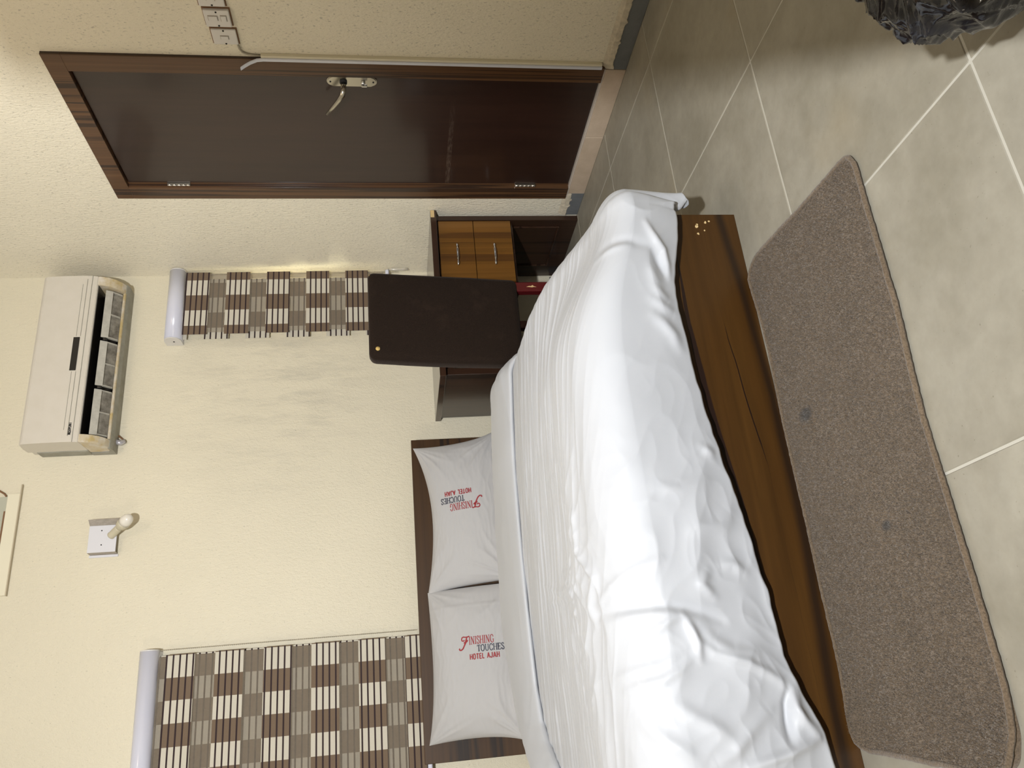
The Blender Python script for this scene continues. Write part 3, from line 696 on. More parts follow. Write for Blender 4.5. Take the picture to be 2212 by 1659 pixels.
SANS = {
 'H': (0.80, [[(.1, 0), (.1, 1), 1], [(.66, 0), (.66, 1), 1], [(.1, .5), (.66, .5), 1]]),
 'O': (0.86, [[(.4, 1), (.2, .93), (.1, .7), (.1, .3), (.2, .07), (.4, 0), (.6, .07), (.7, .3), (.7, .7), (.6, .93), (.4, 1), 1]]),
 'T': (0.74, [[(.34, 0), (.34, 1), 1], [(.02, .95), (.66, .95), 1]]),
 'E': (0.70, [[(.1, 0), (.1, 1), 1], [(.1, .05), (.6, .05), 1], [(.1, .95), (.6, .95), 1], [(.1, .5), (.54, .5), 1]]),
 'L': (0.64, [[(.1, 0), (.1, 1), 1], [(.1, .05), (.56, .05), 1]]),
 'A': (0.82, [[(.04, 0), (.38, 1), 1], [(.38, 1), (.72, 0), 1], [(.16, .32), (.6, .32), 1]]),
 'J': (0.66, [[(.5, 1), (.5, .25), (.4, .05), (.24, 0), (.1, .08), (.05, .28), 1]]),
 'R': (0.78, [[(.1, 0), (.1, 1), 1], [(.1, .95), (.45, .95), (.62, .85), (.62, .62), (.45, .5), (.1, .5), 1], [(.4, .5), (.66, 0), 1]]),
 'S': (0.72, [[(.58, .78), (.5, .95), (.32, 1), (.12, .9), (.1, .68), (.3, .54), (.5, .44), (.6, .28), (.52, .06), (.32, 0), (.12, .06), (.05, .24), 1]]),
 'P': (0.74, [[(.1, 0), (.1, 1), 1], [(.1, .95), (.48, .95), (.62, .83), (.62, .6), (.48, .47), (.1, .47), 1]]),
 'I': (0.34, [[(.16, 0), (.16, 1), 1]]),
 'N': (0.82, [[(.1, 0), (.1, 1), 1], [(.1, 1), (.66, 0), 1], [(.66, 0), (.66, 1), 1]]), ' ': (0.5, [])}
SCRIPT_F = [[(1.30, 1.40), (1.05, 1.32), (.75, 1.30), (.45, 1.36), (.26, 1.28), (.16, 1.06), (.22, .84), (.42, .78), (.58, .92), 1.5],
            [(.95, 1.32), (.82, .95), (.66, .45), (.50, .05), (.30, -.28), (.05, -.46), (-.16, -.44), (-.24, -.30), (-.14, -.20), 1.7],
            [(.46, .50), (.70, .66), (.98, .70), (1.08, .86), 1.2], [(.62, .18), (.78, .52), (.94, .66), .9], [(.9, 1.0), (.98, .62), .9]]
def strokes_of(text, font, h, x, y, wd, wf=1.0, sp=0.06):
    out = []
    for ch in text:
        adv, st = font[ch]
        for s in st:
            pts = [(x+p[0]*h*wf, y+p[1]*h) for p in s[:-1]]; out.append((pts, wd*s[-1]))
        x += (adv+sp)*h*wf
    return out, x
def ribbon(name, strokes, place, mat, parent):
    """flat raised ribbons; place(u, v, lift) -> world point"""
    vs, fs = [], []
    for pts, wd in strokes:
        dense = []
        for p, q in zip(pts, pts[1:]):
            k = max(1, int(math.hypot(q[0]-p[0], q[1]-p[1])/0.006))
            dense += [(p[0]+(q[0]-p[0])*i/k, p[1]+(q[1]-p[1])*i/k) for i in range(k)]
        dense.append(pts[-1]); n = len(dense); b0 = len(vs)
        for i, p in enumerate(dense):
            a = dense[max(i-1, 0)]; c = dense[min(i+1, n-1)]; L = math.hypot(c[0]-a[0], c[1]-a[1]) or 1
            nx, ny = -(c[1]-a[1])/L*wd/2, (c[0]-a[0])/L*wd/2
            vs += [place(p[0]+nx, p[1]+ny, 0.0016), place(p[0]-nx, p[1]-ny, 0.0016), place(p[0]-nx, p[1]-ny, -0.001), place(p[0]+nx, p[1]+ny, -0.001)]
        for i in range(n-1):
            o = b0+i*4
            for k in range(4): fs.append((o+k, o+(k+1) % 4, o+4+(k+1) % 4, o+4+k))
        fs += [(b0, b0+1, b0+2, b0+3), tuple(b0+(n-1)*4+k for k in (3, 2, 1, 0))]
    return raw(name, vs, fs, mat, parent)

# ------------------------------------------------------------------ pillows
def pillow(label, xc, zc, yc, W, H, T, tilt, roll, conc, seed, tsign, tpos, hem=None, corner=None):
    n1, n2 = LN(seed), LN(seed+1)
    def outline(u, v):
        ct, cb, cl, cr = conc            # concavity of top, bottom, left, right edges (u right, v up)
        x = W*u*(1-(np.where(u > 0, cr, cl))*(1-v*v))
        y = H*v*(1-(np.where(v > 0, ct, cb))*(1-u*u))
        if corner is not None:
            for (cu, cv, dx, dy) in corner:
                k = np.clip((1+u*cu)/2, 0, 1)**5*np.clip((1+v*cv)/2, 0, 1)**5; x = x+dx*k; y = y+dy*k
        return x, y
    def thick(u, v): return T*np.clip(1-np.abs(u)**2.6, 0, 1)**0.5*np.clip(1-np.abs(v)**2.6, 0, 1)**0.5
    def wrink(u, v):
        r = 0.0
        for (cu, cv, st) in ((1, 1, .6), (-1, 1, .8), (1, -1, .8), (-1, -1, 1.0)):
            dx, dy = (u-cu)*W, (v-cv)*H; d = np.hypot(dx, dy); a = np.arctan2(dy, dx)
            r = r + st*0.010*(ridge(n1, a*3.2+cu, d*3+cv*2)**3)*np.exp(-((d-0.10)/0.11)**2)
        r = r + 0.006*(n2(u*2.3+5, v*2.0+8)-0.5) + 0.0022*ridge(n1, (u+v*.5)*4, v*9)**4
        if hem: r = r + 0.0025*np.exp(-((u-hem)/0.012)**2) - 0.002*(u > hem)
        return r*np.clip(1-np.maximum(np.abs(u), np.abs(v))**8, 0, 1)
    cr, sr = math.cos(roll), math.sin(roll); ct, st = math.cos(tilt), math.sin(tilt)
    def world(x, y, d):
        X = xc + x*cr - y*sr; yy = x*sr + y*cr
        return X, yc + yy*st - d*ct, zc + yy*ct + d*st
    def surf(u, v, side=1, lift=0.0):
        x, y = outline(u, v); d = side*(thick(u, v) + (wrink(u, v) if side > 0 else 0)) + lift
        return world(x, y, d)
    n = 110
    uu = np.sin(np.linspace(-PI/2, PI/2, n)); U, V = np.meshgrid(uu, uu, indexing='ij')
    F = np.stack(surf(U, V, 1), -1); B = np.stack(surf(U, V, -0.8), -1)
    root = thing('pillow', label, 'pillow', (xc, yc, zc-H), 'pillows against the headboard')
    case = grid_obj('pillowcase', np.concatenate([F, B[:, ::-1][:, 1:-1]], 1) if False else F, M_PILLOW, root)
    # join the back as one closed skin
    bm = bmesh.new(); bm.from_mesh(case.data); tmp = bpy.data.meshes.new('t')
    gb = grid_obj('tmp', B, None); bm.from_mesh(gb.data); bpy.data.objects.remove(gb)
    bmesh.ops.remove_doubles(bm, verts=bm.verts[:], dist=0.0006); bmesh.ops.recalc_face_normals(bm, faces=bm.faces[:])
    bm.to_mesh(case.data); bm.free(); case.data.polygons.foreach_set('use_smooth', [True]*len(case.data.polygons))
    # lettering: reads along -z (sign +1) or +z (sign -1)
    us, vs_ = np.linspace(-1, 1, 161), np.linspace(-1, 1, 161)
    def place(a, b, lift):
        # a: reading direction, b: letter-up direction, metres round the emblem centre
        y = tpos[1] - tsign*a; x = tpos[0] + tsign*b
        u, v = x/W, y/H
        for _ in range(4):
            xx, yy = outline(np.float64(u), np.float64(v)); u += (x-xx)/W; v += (y-yy)/H
        p = surf(np.float64(u), np.float64(v), 1, lift); return tuple(float(c) for c in p)
    h = 0.033
    sf = [([(-0.072+p[0]*h*0.95, 0.004+p[1]*h*0.9) for p in s[:-1]], 0.0033*s[-1]) for s in SCRIPT_F]
    s1, _ = strokes_of('INISHING', SERIF, h, -0.034, 0.010, 0.0033, 0.56)
    s2, _ = strokes_of('TOUCHES', SERIF, 0.027, 0.002, -0.022, 0.0038, 0.70)
    s3, _ = strokes_of('HOTEL AJAH', SANS, 0.022, -0.033, -0.052, 0.0040, 0.70, 0.12)
    ribbon("red_script_lettering", sf+s1, place, M_RED, root)['label'] = 'red script and serif lettering'
    ribbon('navy_lettering', s2, place, M_NAVY, root)['label'] = 'navy serif lettering'
    ribbon('red_block_lettering', s3, place, M_RED, root)['label'] = 'red block capitals'
pillow('white pillow nearer the desk, its lettering upside down to the other', 0.900, 0.662, 3.680, 0.345, 0.205, 0.075, 0.33, 0.03, (0.26, 0.05, 0.0, 0.02), 21, -1, (0.035, -0.032), None,
       ((1, 1, 0.012, 0.02), (-1, 1, -0.02, 0.0), (1, -1, 0.03, 0.0)))
pillow('white pillow nearer the wide blind, hem seam towards its neighbour', 0.224, 0.655, 3.670, 0.318, 0.205, 0.078, 0.36, 0.0, (0.06, 0.02, 0.03, -0.01), 33, 1, (0.055, -0.033), 0.74,
       ((-1, 1, -0.005, 0.025), (-1, -1, -0.02, 0.0)))

# ------------------------------------------------------------------ desk
desk = thing('desk', 'dark brown laminate writing desk with two drawers in the corner', 'desk', (1.88, 3.6, 0))
DX0, DX1 = 1.440, 2.343
# desktop with a chipped front corner at the right wall
bm = bmesh.new(); add_box(bm, DX0, DX1, 3.300, 3.898, 0.729, 0.758, 0.0015, 1); top = bm_obj('desktop', bm, W_DESKT, desk)
box('chipped_edge', 2.30, 2.342, 3.2985, 3.302, 0.738, 0.757, M_CHIP, top, 0.001)
box('left_panel', 1.455, 1.488, 3.330, 3.890, 0.0, 0.7285, W_DESK, desk, 0.002)
rp = box('right_panel', 2.305, 2.332, 3.335, 3.890, 0.0, 0.7285, W_DESK, desk, 0.002)
box('front_lip', 1.4885, 1.882, 3.345, 3.365, 0.690, 0.7285, W_DESK, desk, 0.001)
box('divider', 1.882, 1.900, 3.352, 3.885, 0.352, 0.7285, W_DESK, desk, 0.001)
box('drawer_floor', 1.9005, 2.3045, 3.36, 3.885, 0.340, 0.351, W_DESK, desk, 0.001)
# raised moulding on the inner face of the right panel
bm = bmesh.new(); xa, xb = 2.297, 2.3055
for (y0, y1, z0, z1) in ((3.388, 3.400, 0.098, 0.339), (3.760, 3.772, 0.098, 0.339), (3.388, 3.772, 0.086, 0.098)): add_box(bm, xa, xb, y0, y1, z0, z1, 0.003, 1)
bm_obj('moulding', bm, W_DESKT, rp)
def drawer(z0, z1):
    d = box('drawer', 1.9015, 2.303, 3.338, 3.354, z0, z1, W_DRAW, desk, 0.002)
    zc = (z0+z1)/2; xc = 2.102
    bm = bmesh.new()
    xs = np.linspace(-0.062, 0.062, 25); rad = []
    for x in xs:
        a = abs(x)
        rad.append(0.0042+0.0018*math.cos(a/0.045*PI/2) if a < 0.036 else (0.0030 if a < 0.042 else (0.0058 if a < 0.054 else 0.0036-0.02*(a-0.054))))
    add_tube(bm, [(xc+x, 3.316+0.010*(abs(x)/0.062)**2, zc) for x in xs], rad, 10, flat=(1, 0.9))
    for s in (-1, 1): add_tube(bm, [(xc+s*0.048, 3.322, zc), (xc+s*0.048, 3.3385, zc)], 0.0045, 10)
    bm_obj('handle', bm, M_CHROME, d, True)
drawer(0.545, 0.7225); drawer(0.353, 0.5425)

# ------------------------------------------------------------------ chair
chair = thing('chair', 'brown velvet padded chair with maroon legs drawn up to the desk', 'chair', (1.55, 3.15, 0))
CX0, CX1 = 1.361, 1.762
def pad(name, x0, x1, y0, y1, z0, z1, curve, mat, rad=0.03):
    nx, nz = 40, 50
    bm = bmesh.new(); add_box(bm, x0, x1, y0, y1, z0, z1, rad, 5)
    bmesh.ops.subdivide_edges(bm, edges=[e for e in bm.edges if e.calc_length() > 0.08], cuts=9, use_grid_fill=True)
    ln = LN(77)
    for v in bm.verts:
        u = (v.co.z-z0)/(z1-z0); sx = (v.co.x-x0)/(x1-x0)
        v.co.y += curve*(u**2)*0.9 - 0.010*math.sin(PI*min(max(u, 0), 1))*math.sin(PI*min(max(sx, 0), 1))
        v.co.y += 0.004*(float(ln(np.float64(v.co.x*14), np.float64(v.co.z*14)))-0.5)
        v.co.x += 0.004*math.sin(u*PI)*(1 if sx > 0.5 else -1) - 0.032*(1-u)
    return bm_obj(name, bm, mat, chair, True)
back = pad('backrest', CX0, CX1, 2.935, 3.020, 0.425, 1.062, -0.03, M_VELVET, 0.028)
tube('torn_patch', [(1.398, 2.908, 1.026), (1.398, 2.914, 1.026)], 0.009, M_FOAM, back, 9)
tube('torn_patch', [(1.742, 2.918, 1.050), (1.742, 2.924, 1.050)], 0.005, M_FOAM, back, 7)
bm = bmesh.new(); add_box(bm, 1.455, CX1-0.02, 3.03, 3.29, 0.452, 0.515, 0.025, 4); bm_obj('seat', bm, M_VELVET, chair, True)
box('seat_frame', 1.455, CX1-0.03, 3.00, 3.28, 0.425, 0.4515, M_MAROON, chair, 0.003)
for x0, x1, y1 in ((1.374, 1.455, 3.24), (1.676, 1.690, 3.335)):
    l = box('leg', x0, x0+0.046, 2.955, 2.992, 0.0, 0.45, M_MAROON, chair, 0.004)
    if x0 > 1.6: raw('worn_spot', [(x0+0.019+0.005*q, 2.9547+e, 0.338+w_) for e in (0.0, 0.002) for q, w_ in ((0.2, 0), (1.0, 0.012), (2.2, 0.017), (1.2, 0.024), (1.3, 0.033), (0.5, 0.045), (0.2, 0.028), (-0.1, 0.02), (0.3, 0.012))], [tuple(range(9))[::-1], tuple(range(9, 18))]+[(k, (k+1) % 9, 9+(k+1) % 9, 9+k) for k in range(9)], M_CHIP, l)
    box('leg', x1, x1+0.040, y1, y1+0.040, 0.0, 0.4245, M_MAROON, chair, 0.004)
    tube('stretcher', [(x0+0.023, 2.985, 0.30), (x1+0.020, y1+0.01, 0.30)], 0.015, M_MAROON, chair, 10)

# ------------------------------------------------------------------ air conditioner
ac = thing('air_conditioner', 'aged white split air conditioner with open louvers high in the corner', 'air conditioner', (1.78, YB, 2.36))
AX0, AX1 = 1.342, 2.232
front = [(3.8300, 2.697), (3.78, 2.700), (3.715, 2.690), (3.705, 2.676), (3.700, 2.60), (3.698, 2.50), (3.700, 2.462), (3.706, 2.432), (3.722, 2.428), (3.80, 2.428), (3.8300, 2.428)]
body = prism('casing', front, AX0, AX1, M_AC, ac, 0.0025)
# hollow outlet below: two curved cheeks, dark throat, grey tray
cheek = [(3.706, 2.4315), (3.712, 2.408), (3.724, 2.382), (3.746, 2.356), (3.775, 2.336), (3.808, 2.325), (3.86, 2.325), (3.86, 2.4275), (3.72, 2.4275)]
prism('cheek', cheek, AX0, AX0+0.040, M_ACY, ac, 0.0015); prism('cheek', cheek, AX1-0.050, AX1, M_ACY, ac, 0.0015)
prism('throat', [(3.835, 2.4275), (3.835, 2.36), (3.86, 2.345), (3.86, 2.4275)], AX0+0.0405, AX1-0.0505, M_BLACK, ac)
prism('back_shell', [(3.871, 2.427), (3.862, 2.342), (3.83, 2.330), (3.806, 2.334), (3.801, 2.322), (3.83, 2.315), (3.8985, 2.318), (3.8985, 2.427)], AX0-0.004, AX1+0.004, M_ACG, ac, 0.0015)
box('back_plate', AX0-0.003, AX1+0.003, 3.8305, 3.8995, 2.4275, 2.660, M_ACG, ac, 0.006)
box('mounting_edge', AX0+0.012, AX1-0.012, 3.8305, 3.8995, 2.661, 2.695, M_AC, ac, 0.004)
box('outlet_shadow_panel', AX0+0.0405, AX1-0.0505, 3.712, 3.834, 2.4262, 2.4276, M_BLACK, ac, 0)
prism('lower_lip', [(3.797, 2.336), (3.8055, 2.336), (3.8005, 2.3225), (3.792, 2.324)], AX0+0.041, AX1-0.052, M_ACY, ac)
seg = [(AX0+0.050, 1.625), (1.645, 1.885), (1.905, AX1-0.062)]
for a, b in seg:
    lb = prism('louver_blade', [(3.738, 2.400), (3.744, 2.4015), (3.761, 2.372), (3.755, 2.370)], a, b, M_ACF, ac, 0.001)
    prism('guide', [(3.764, 2.376), (3.772, 2.382), (3.812, 2.345), (3.804, 2.338)], a+0.004, b-0.004, M_ACL, lb)
    for k in (0.0, 0.5, 1.0):
        x = a+0.004+(b-a-0.008)*k
        prism('fin', [(3.754, 2.370), (3.770, 2.379), (3.806, 2.340), (3.790, 2.336)], x-0.002, x+0.002, M_ACF, lb)
for x in (1.635, 1.895): box('pivot', x-0.006, x+0.006, 3.740, 3.80, 2.375, 2.39, M_BLACK, ac, 0.002)
# display and seams on the front
box('display', 1.706, 1.884, 3.6955, 3.699, 2.4795, 2.508, M_BLACK, body, 0.0008)
for (z, x0, x1) in ((2.497, AX0+0.06, 1.70), (2.497, 1.89, AX1-0.05), (2.478, AX0+0.03, 1.70), (2.478, 1.89, AX1-0.02)):
    box('seam', x0, x1, 3.6965, 3.6995, z-0.0008, z+0.0008, M_ACG, body, 0)
box('seam', AX0, AX1, 3.6975, 3.702, 2.4555, 2.4570, M_ACG, body, 0)
def acplace(a, b, lift): return (1.378+a, 3.6983-lift*0.4, 2.466+b)
sA, xe = strokes_of('RESTP', SANS, 0.0125, 0, 0, 0.0036, 0.72, 0.04); sB, _ = strokes_of('OINT', SANS, 0.0125, xe, 0, 0.0024, 0.72, 0.04)
ribbon('maker_lettering', sA+sB, acplace, M_BLACKT, body)
# taped pipe stub and cable below the left end
tube('drain_pipe', [(1.395, 3.87, 2.325), (1.388, 3.875, 2.30), (1.400, 3.885, 2.285)], [0.014, 0.013, 0.011], plain('silver_tape', (0.55, 0.54, 0.58), 0.3, metal=0.5), ac, 12)
tube('cable', [(1.44, 3.885, 2.33), (1.42, 3.89, 2.305), (1.405, 3.89, 2.29)], 0.004, M_BROWNEDGE, ac, 8)

# ------------------------------------------------------------------ roller blinds (two cloth layers of patterned and sheer bands)
def blind(label, x0, x1, z_pel0, z_pel1, z_end, z_first, period, opaque, cell0, cw, phase, pel_x, rear_x, rear_phase, chain_x, chain_z, nm, yoff=0.0):
    t = thing('roller_blind', label, 'blind', ((x0+x1)/2, YB, z_end), 'zebra roller blinds on the back wall')
    mf = blind_mat('blind_print_front_'+nm, cell0, cw, 0, opaque/4.35, phase, False, z_first)
    mr = blind_mat('blind_print_rear_'+nm, cell0, cw, 0, opaque/4.35, rear_phase, False, z_first-period*0.5)
    prof = []
    yc, zc = 3.845, (z_pel0+z_pel1)/2; hh = (z_pel1-z_pel0)/2
    for k in range(13):
        a = PI/2+PI*k/12; prof.append((yc+0.040*math.cos(a)*1.0, zc+hh*math.sin(a)))
    prof += [(3.898, z_pel0), (3.898, z_pel1)]
    pel = prism('pelmet', prof, pel_x[0]+0.006, pel_x[1]-0.006, M_PEL, t, 0, True)
    for xx in (pel_x[0], pel_x[1]-0.0055):
        cap = prism('end_cap', [(y, z) for y, z in prof], xx, xx+0.0055, M_WHITEP, t, 0.001)
        tube('screw', [(xx-0.001 if xx < (x0+x1)/2 else xx+0.0065, 3.852, zc-0.005), (xx+0.003, 3.852, zc-0.005)], 0.005, M_DARKM, cap, 8)
    fy, ry = 3.838+yoff, 3.866+yoff
    def strip(name, xa, xb, za, zb, y, mat):
        vs = []; n = 8
        for i in range(n+1):
            z = za+(zb-za)*i/n
            for yy in (y, y+0.0006): vs += [(xa, yy, z), (xb, yy, z)]
        fs = []
        for i in range(n):
            o = i*4
            fs += [(o, o+1, o+5, o+4), (o+2, o+6, o+7, o+3), (o, o+4, o+6, o+2), (o+1, o+3, o+7, o+5)]
        fs += [(0, 2, 3, 1), (n*4, n*4+1, n*4+3, n*4+2)]
        return raw(name, vs, fs, mat, t)
    z = z_first; k = 0
    if z_pel0-0.002 > z_first: strip('sheer_band', x0+0.010, x1-0.008, z_first, z_pel0-0.001, fy, M_SHEER)
    while z > z_end+0.03:
        zb = max(z-opaque, z_end+0.02); strip('patterned_band', x0, x1, zb, z, fy, mf)
        zs = max(z-period, z_end+0.02)
        if zb-zs > 0.005: strip('sheer_band', x0+0.010, x1-0.008, zs, zb, fy, M_SHEER)
        # rear layer, half a period out of step
        ra = z-period*0.5; rb = max(ra-opaque, z_end+0.02)
        if ra-rb > 0.005: strip('rear_band', rear_x[0], rear_x[1], rb, ra, ry, mr)
        z -= period; k += 1
    ra = z_first+period*0.5; rb = ra-opaque; ra = min(ra, z_pel0-0.001)
    if ra > rb: strip('rear_band', rear_x[0], rear_x[1], rb, ra, ry, mr)
    box('bottom_rail', x0-0.002, x1+0.002, 3.832+yoff, 3.872+yoff, z_end, z_end+0.020, M_PEL, t, 0.006, 3)
    # bead chain
    bm = bmesh.new(); n = int((z_pel0-chain_z)/0.009)
    for s in (-0.004, 0.004):
        add_tube(bm, [(chain_x, 3.868+s, z_pel0+0.002), (chain_x, 3.870+s, chain_z+0.02)], 0.0009, 5)
        for i in range(n):
            c = (chain_x, 3.868+s, z_pel0-0.004-i*0.009*((z_pel0-chain_z-0.02)/(z_pel0-chain_z)))
            bmesh.ops.create_icosphere(bm, subdivisions=1, radius=0.0022, matrix=Matrix.Translation(c))
    bm_obj('bead_chain', bm, M_CHAIN, t)
    return t
b1 = blind('narrow patterned roller blind beside the corner, above the desk', 1.955, 2.326, 2.046, 2.130, 0.972, 2.044, 0.2085, 0.122, 2.187, 0.0905, 0.0, (1.922, 2.338), (1.940, 2.300), 1.0, 2.331, 0.90, 'narrow')
tube('chain_weight', [(2.332, 3.842, 0.975), (2.332, 3.842, 0.955), (2.332, 3.842, 0.895), (2.332, 3.842, 0.865)], [0.004, 0.009, 0.009, 0.006], M_CLEAR, b1, 10)
b2 = blind('wide patterned roller blind beside the wall lamp, behind the headboard', -0.80, 0.372, 2.034, 2.116, 0.858, 2.003, 0.2085, 0.122, 0.368, 0.093, 1.0, (-0.83, 0.398), (-0.79, 0.374), 0.0, 0.396, 0.885, 'wide')

# ------------------------------------------------------------------ wall lamp
wl = thing('wall_lamp', 'unlit bulb on a square white metal plate fixed to the back wall', 'wall lamp', (0.915, YB, 2.33))
box('plate', 0.852, 0.978, 3.858, 3.861, 2.268, 2.392, M_PLATE, wl, 0.0015)
raw('flange', [(0.852, 3.861, 2.268), (0.852, 3.861, 2.392), (0.848, 3.8995, 2.39), (0.848, 3.8995, 2.27), (0.854, 3.861, 2.268), (0.854, 3.861, 2.392), (0.851, 3.8995, 2.39), (0.851, 3.8995, 2.27), ],
    [(0, 1, 2, 3), (7, 6, 5, 4), (0, 4, 5, 1), (1, 5, 6, 2), (2, 6, 7, 3), (3, 7, 4, 0)], M_BRACK, wl)
box('lip', 0.836, 0.8475, 3.895, 3.8995, 2.266, 2.394, M_PLATE, wl, 0.001)
raw('flange', [(0.978, 3.860, 2.268), (0.978, 3.860, 2.392), (0.996, 3.818, 2.386), (0.996, 3.818, 2.250), (0.9805, 3.861, 2.268), (0.9805, 3.861, 2.392), (0.9985, 3.819, 2.386), (0.9985, 3.819, 2.250)],
    [(0, 1, 2, 3), (7, 6, 5, 4), (0, 4, 5, 1), (1, 5, 6, 2), (2, 6, 7, 3), (3, 7, 4, 0)], M_BRACK, wl)
for x, z in ((0.953, 2.336), (0.886, 2.332)): tube('screw', [(x, 3.8585, z), (x, 3.8565, z)], 0.003, M_DARKM, wl, 8)
A = Vector((0.926, 3.858, 2.294)); D = Vector((0.058, -0.073, -0.092)).normalized()
tube('holder', [A, A+D*0.004, A+D*0.008, A+D*0.056, A+D*0.060], [0.018, 0.019, 0.0175, 0.0175, 0.017], M_SOCK, wl, 18)
bl = tube('bulb', [A+D*0.061, A+D*0.064, A+D*0.072, A+D*0.090, A+D*0.100], [0.014, 0.016, 0.023, 0.028, 0.028], M_SOCK, wl, 20)
tube('diffuser', [A+D*(0.1005+d) for d in (0, 0.016, 0.032, 0.043, 0.050, 0.053)], [0.0275, 0.0275, 0.0255, 0.019, 0.0105, 0.003], M_BULB, bl, 20)

# ------------------------------------------------------------------ switches and trunking on the right wall
def switch(label, y0, y1, z0, z1, rockers, dx=0.012, tilt=0.0):
    t = thing('light_switch', label, 'switch', (XR, (y0+y1)/2, z0), 'wall switches beside the door')
    p = box('plate', XR-dx, XR-0.003, y0, y1, z0, z1, M_WHITEP, t, 0.003)
    box('back_box', XR-0.0035, XR-0.0003, y0-0.003, y1+0.003, z0-0.004, z1+0.004, M_BROWNEDGE, t, 0.0005)
    zc = (z0+z1)/2; yc = (y0+y1)/2
    for (dy, dz, w_, h_) in rockers: 
        fr = box('rocker_frame', XR-dx-0.0012, XR-dx+0.001, yc+dy-w_/2-0.002, yc+dy+w_/2+0.002, zc+dz-h_/2-0.002, zc+dz+h_/2+0.002, M_BRACK, p, 0.0003)
        box('rocker', XR-dx-0.004, XR-dx-0.001, yc+dy-w_/2, yc+dy+w_/2, zc+dz-h_/2, zc+dz+h_/2, M_WHITEP, p, 0.001)
    for s in (-1, 1): tube('screw', [(XR-dx+0.001, yc+s*0.029, zc), (XR-dx-0.001, yc+s*0.029, zc)], 0.0035, M_DARKM, p, 8)
switch('white single switch plate nearest the door frame', 2.199, 2.266, 1.484, 1.570, [(0, 0, 0.013, 0.026)])
switch('white double switch plate, the middle of the three', 2.112, 2.184, 1.491, 1.578, [(-0.004, 0.014, 0.018, 0.030), (-0.004, -0.022, 0.022, 0.018)], 0.016)
switch('white switch plate cut off by the frame edge, farthest from the door', 2.028, 2.100, 1.498, 1.585, [(0, 0, 0.018, 0.026)])
tr = thing('cable_trunking', 'thin bluish white cable trunking along the door frame, peeling at its top', 'trunking', (XR, 2.32, 0.1))
box('channel', XR-0.0155, XR-0.0005, 2.312, 2.3295, 0.105, 1.415, M_VENTC, tr, 0.001)
prof_y = [(1.408, 0.0), (1.430, 0.002), (1.455, 0.010), (1.475, 0.019), (1.492, 0.028)]
bm = bmesh.new()
rings = []
for z, o in [(0.105, 0.0)]+prof_y:
    rings.append([bm.verts.new((XR-0.016-o*0.8-d, y+o*0.9, z)) for (y, d) in ((2.3205, 0.0), (2.3325, 0.0), (2.3325, 0.006), (2.3205, 0.006))])
for a, b in zip(rings, rings[1:]):
    for j in range(4): bm.faces.new((a[j], a[(j+1) % 4], b[(j+1) % 4], b[j]))
bm.faces.new(rings[0]); bm.faces.new(rings[-1][::-1]); bm_obj('cover_strip', bm, M_WHITEPL, tr)
tube('cable', [(XR-0.004, 2.268, 1.490), (XR-0.006, 2.29, 1.487), (XR-0.005, 2.306, 1.48), (XR-0.006, 2.316, 1.46), (XR-0.008, 2.32, 1.41)], 0.0035, plain('grey_cable', (0.42, 0.38, 0.30), 0.5), tr, 8)

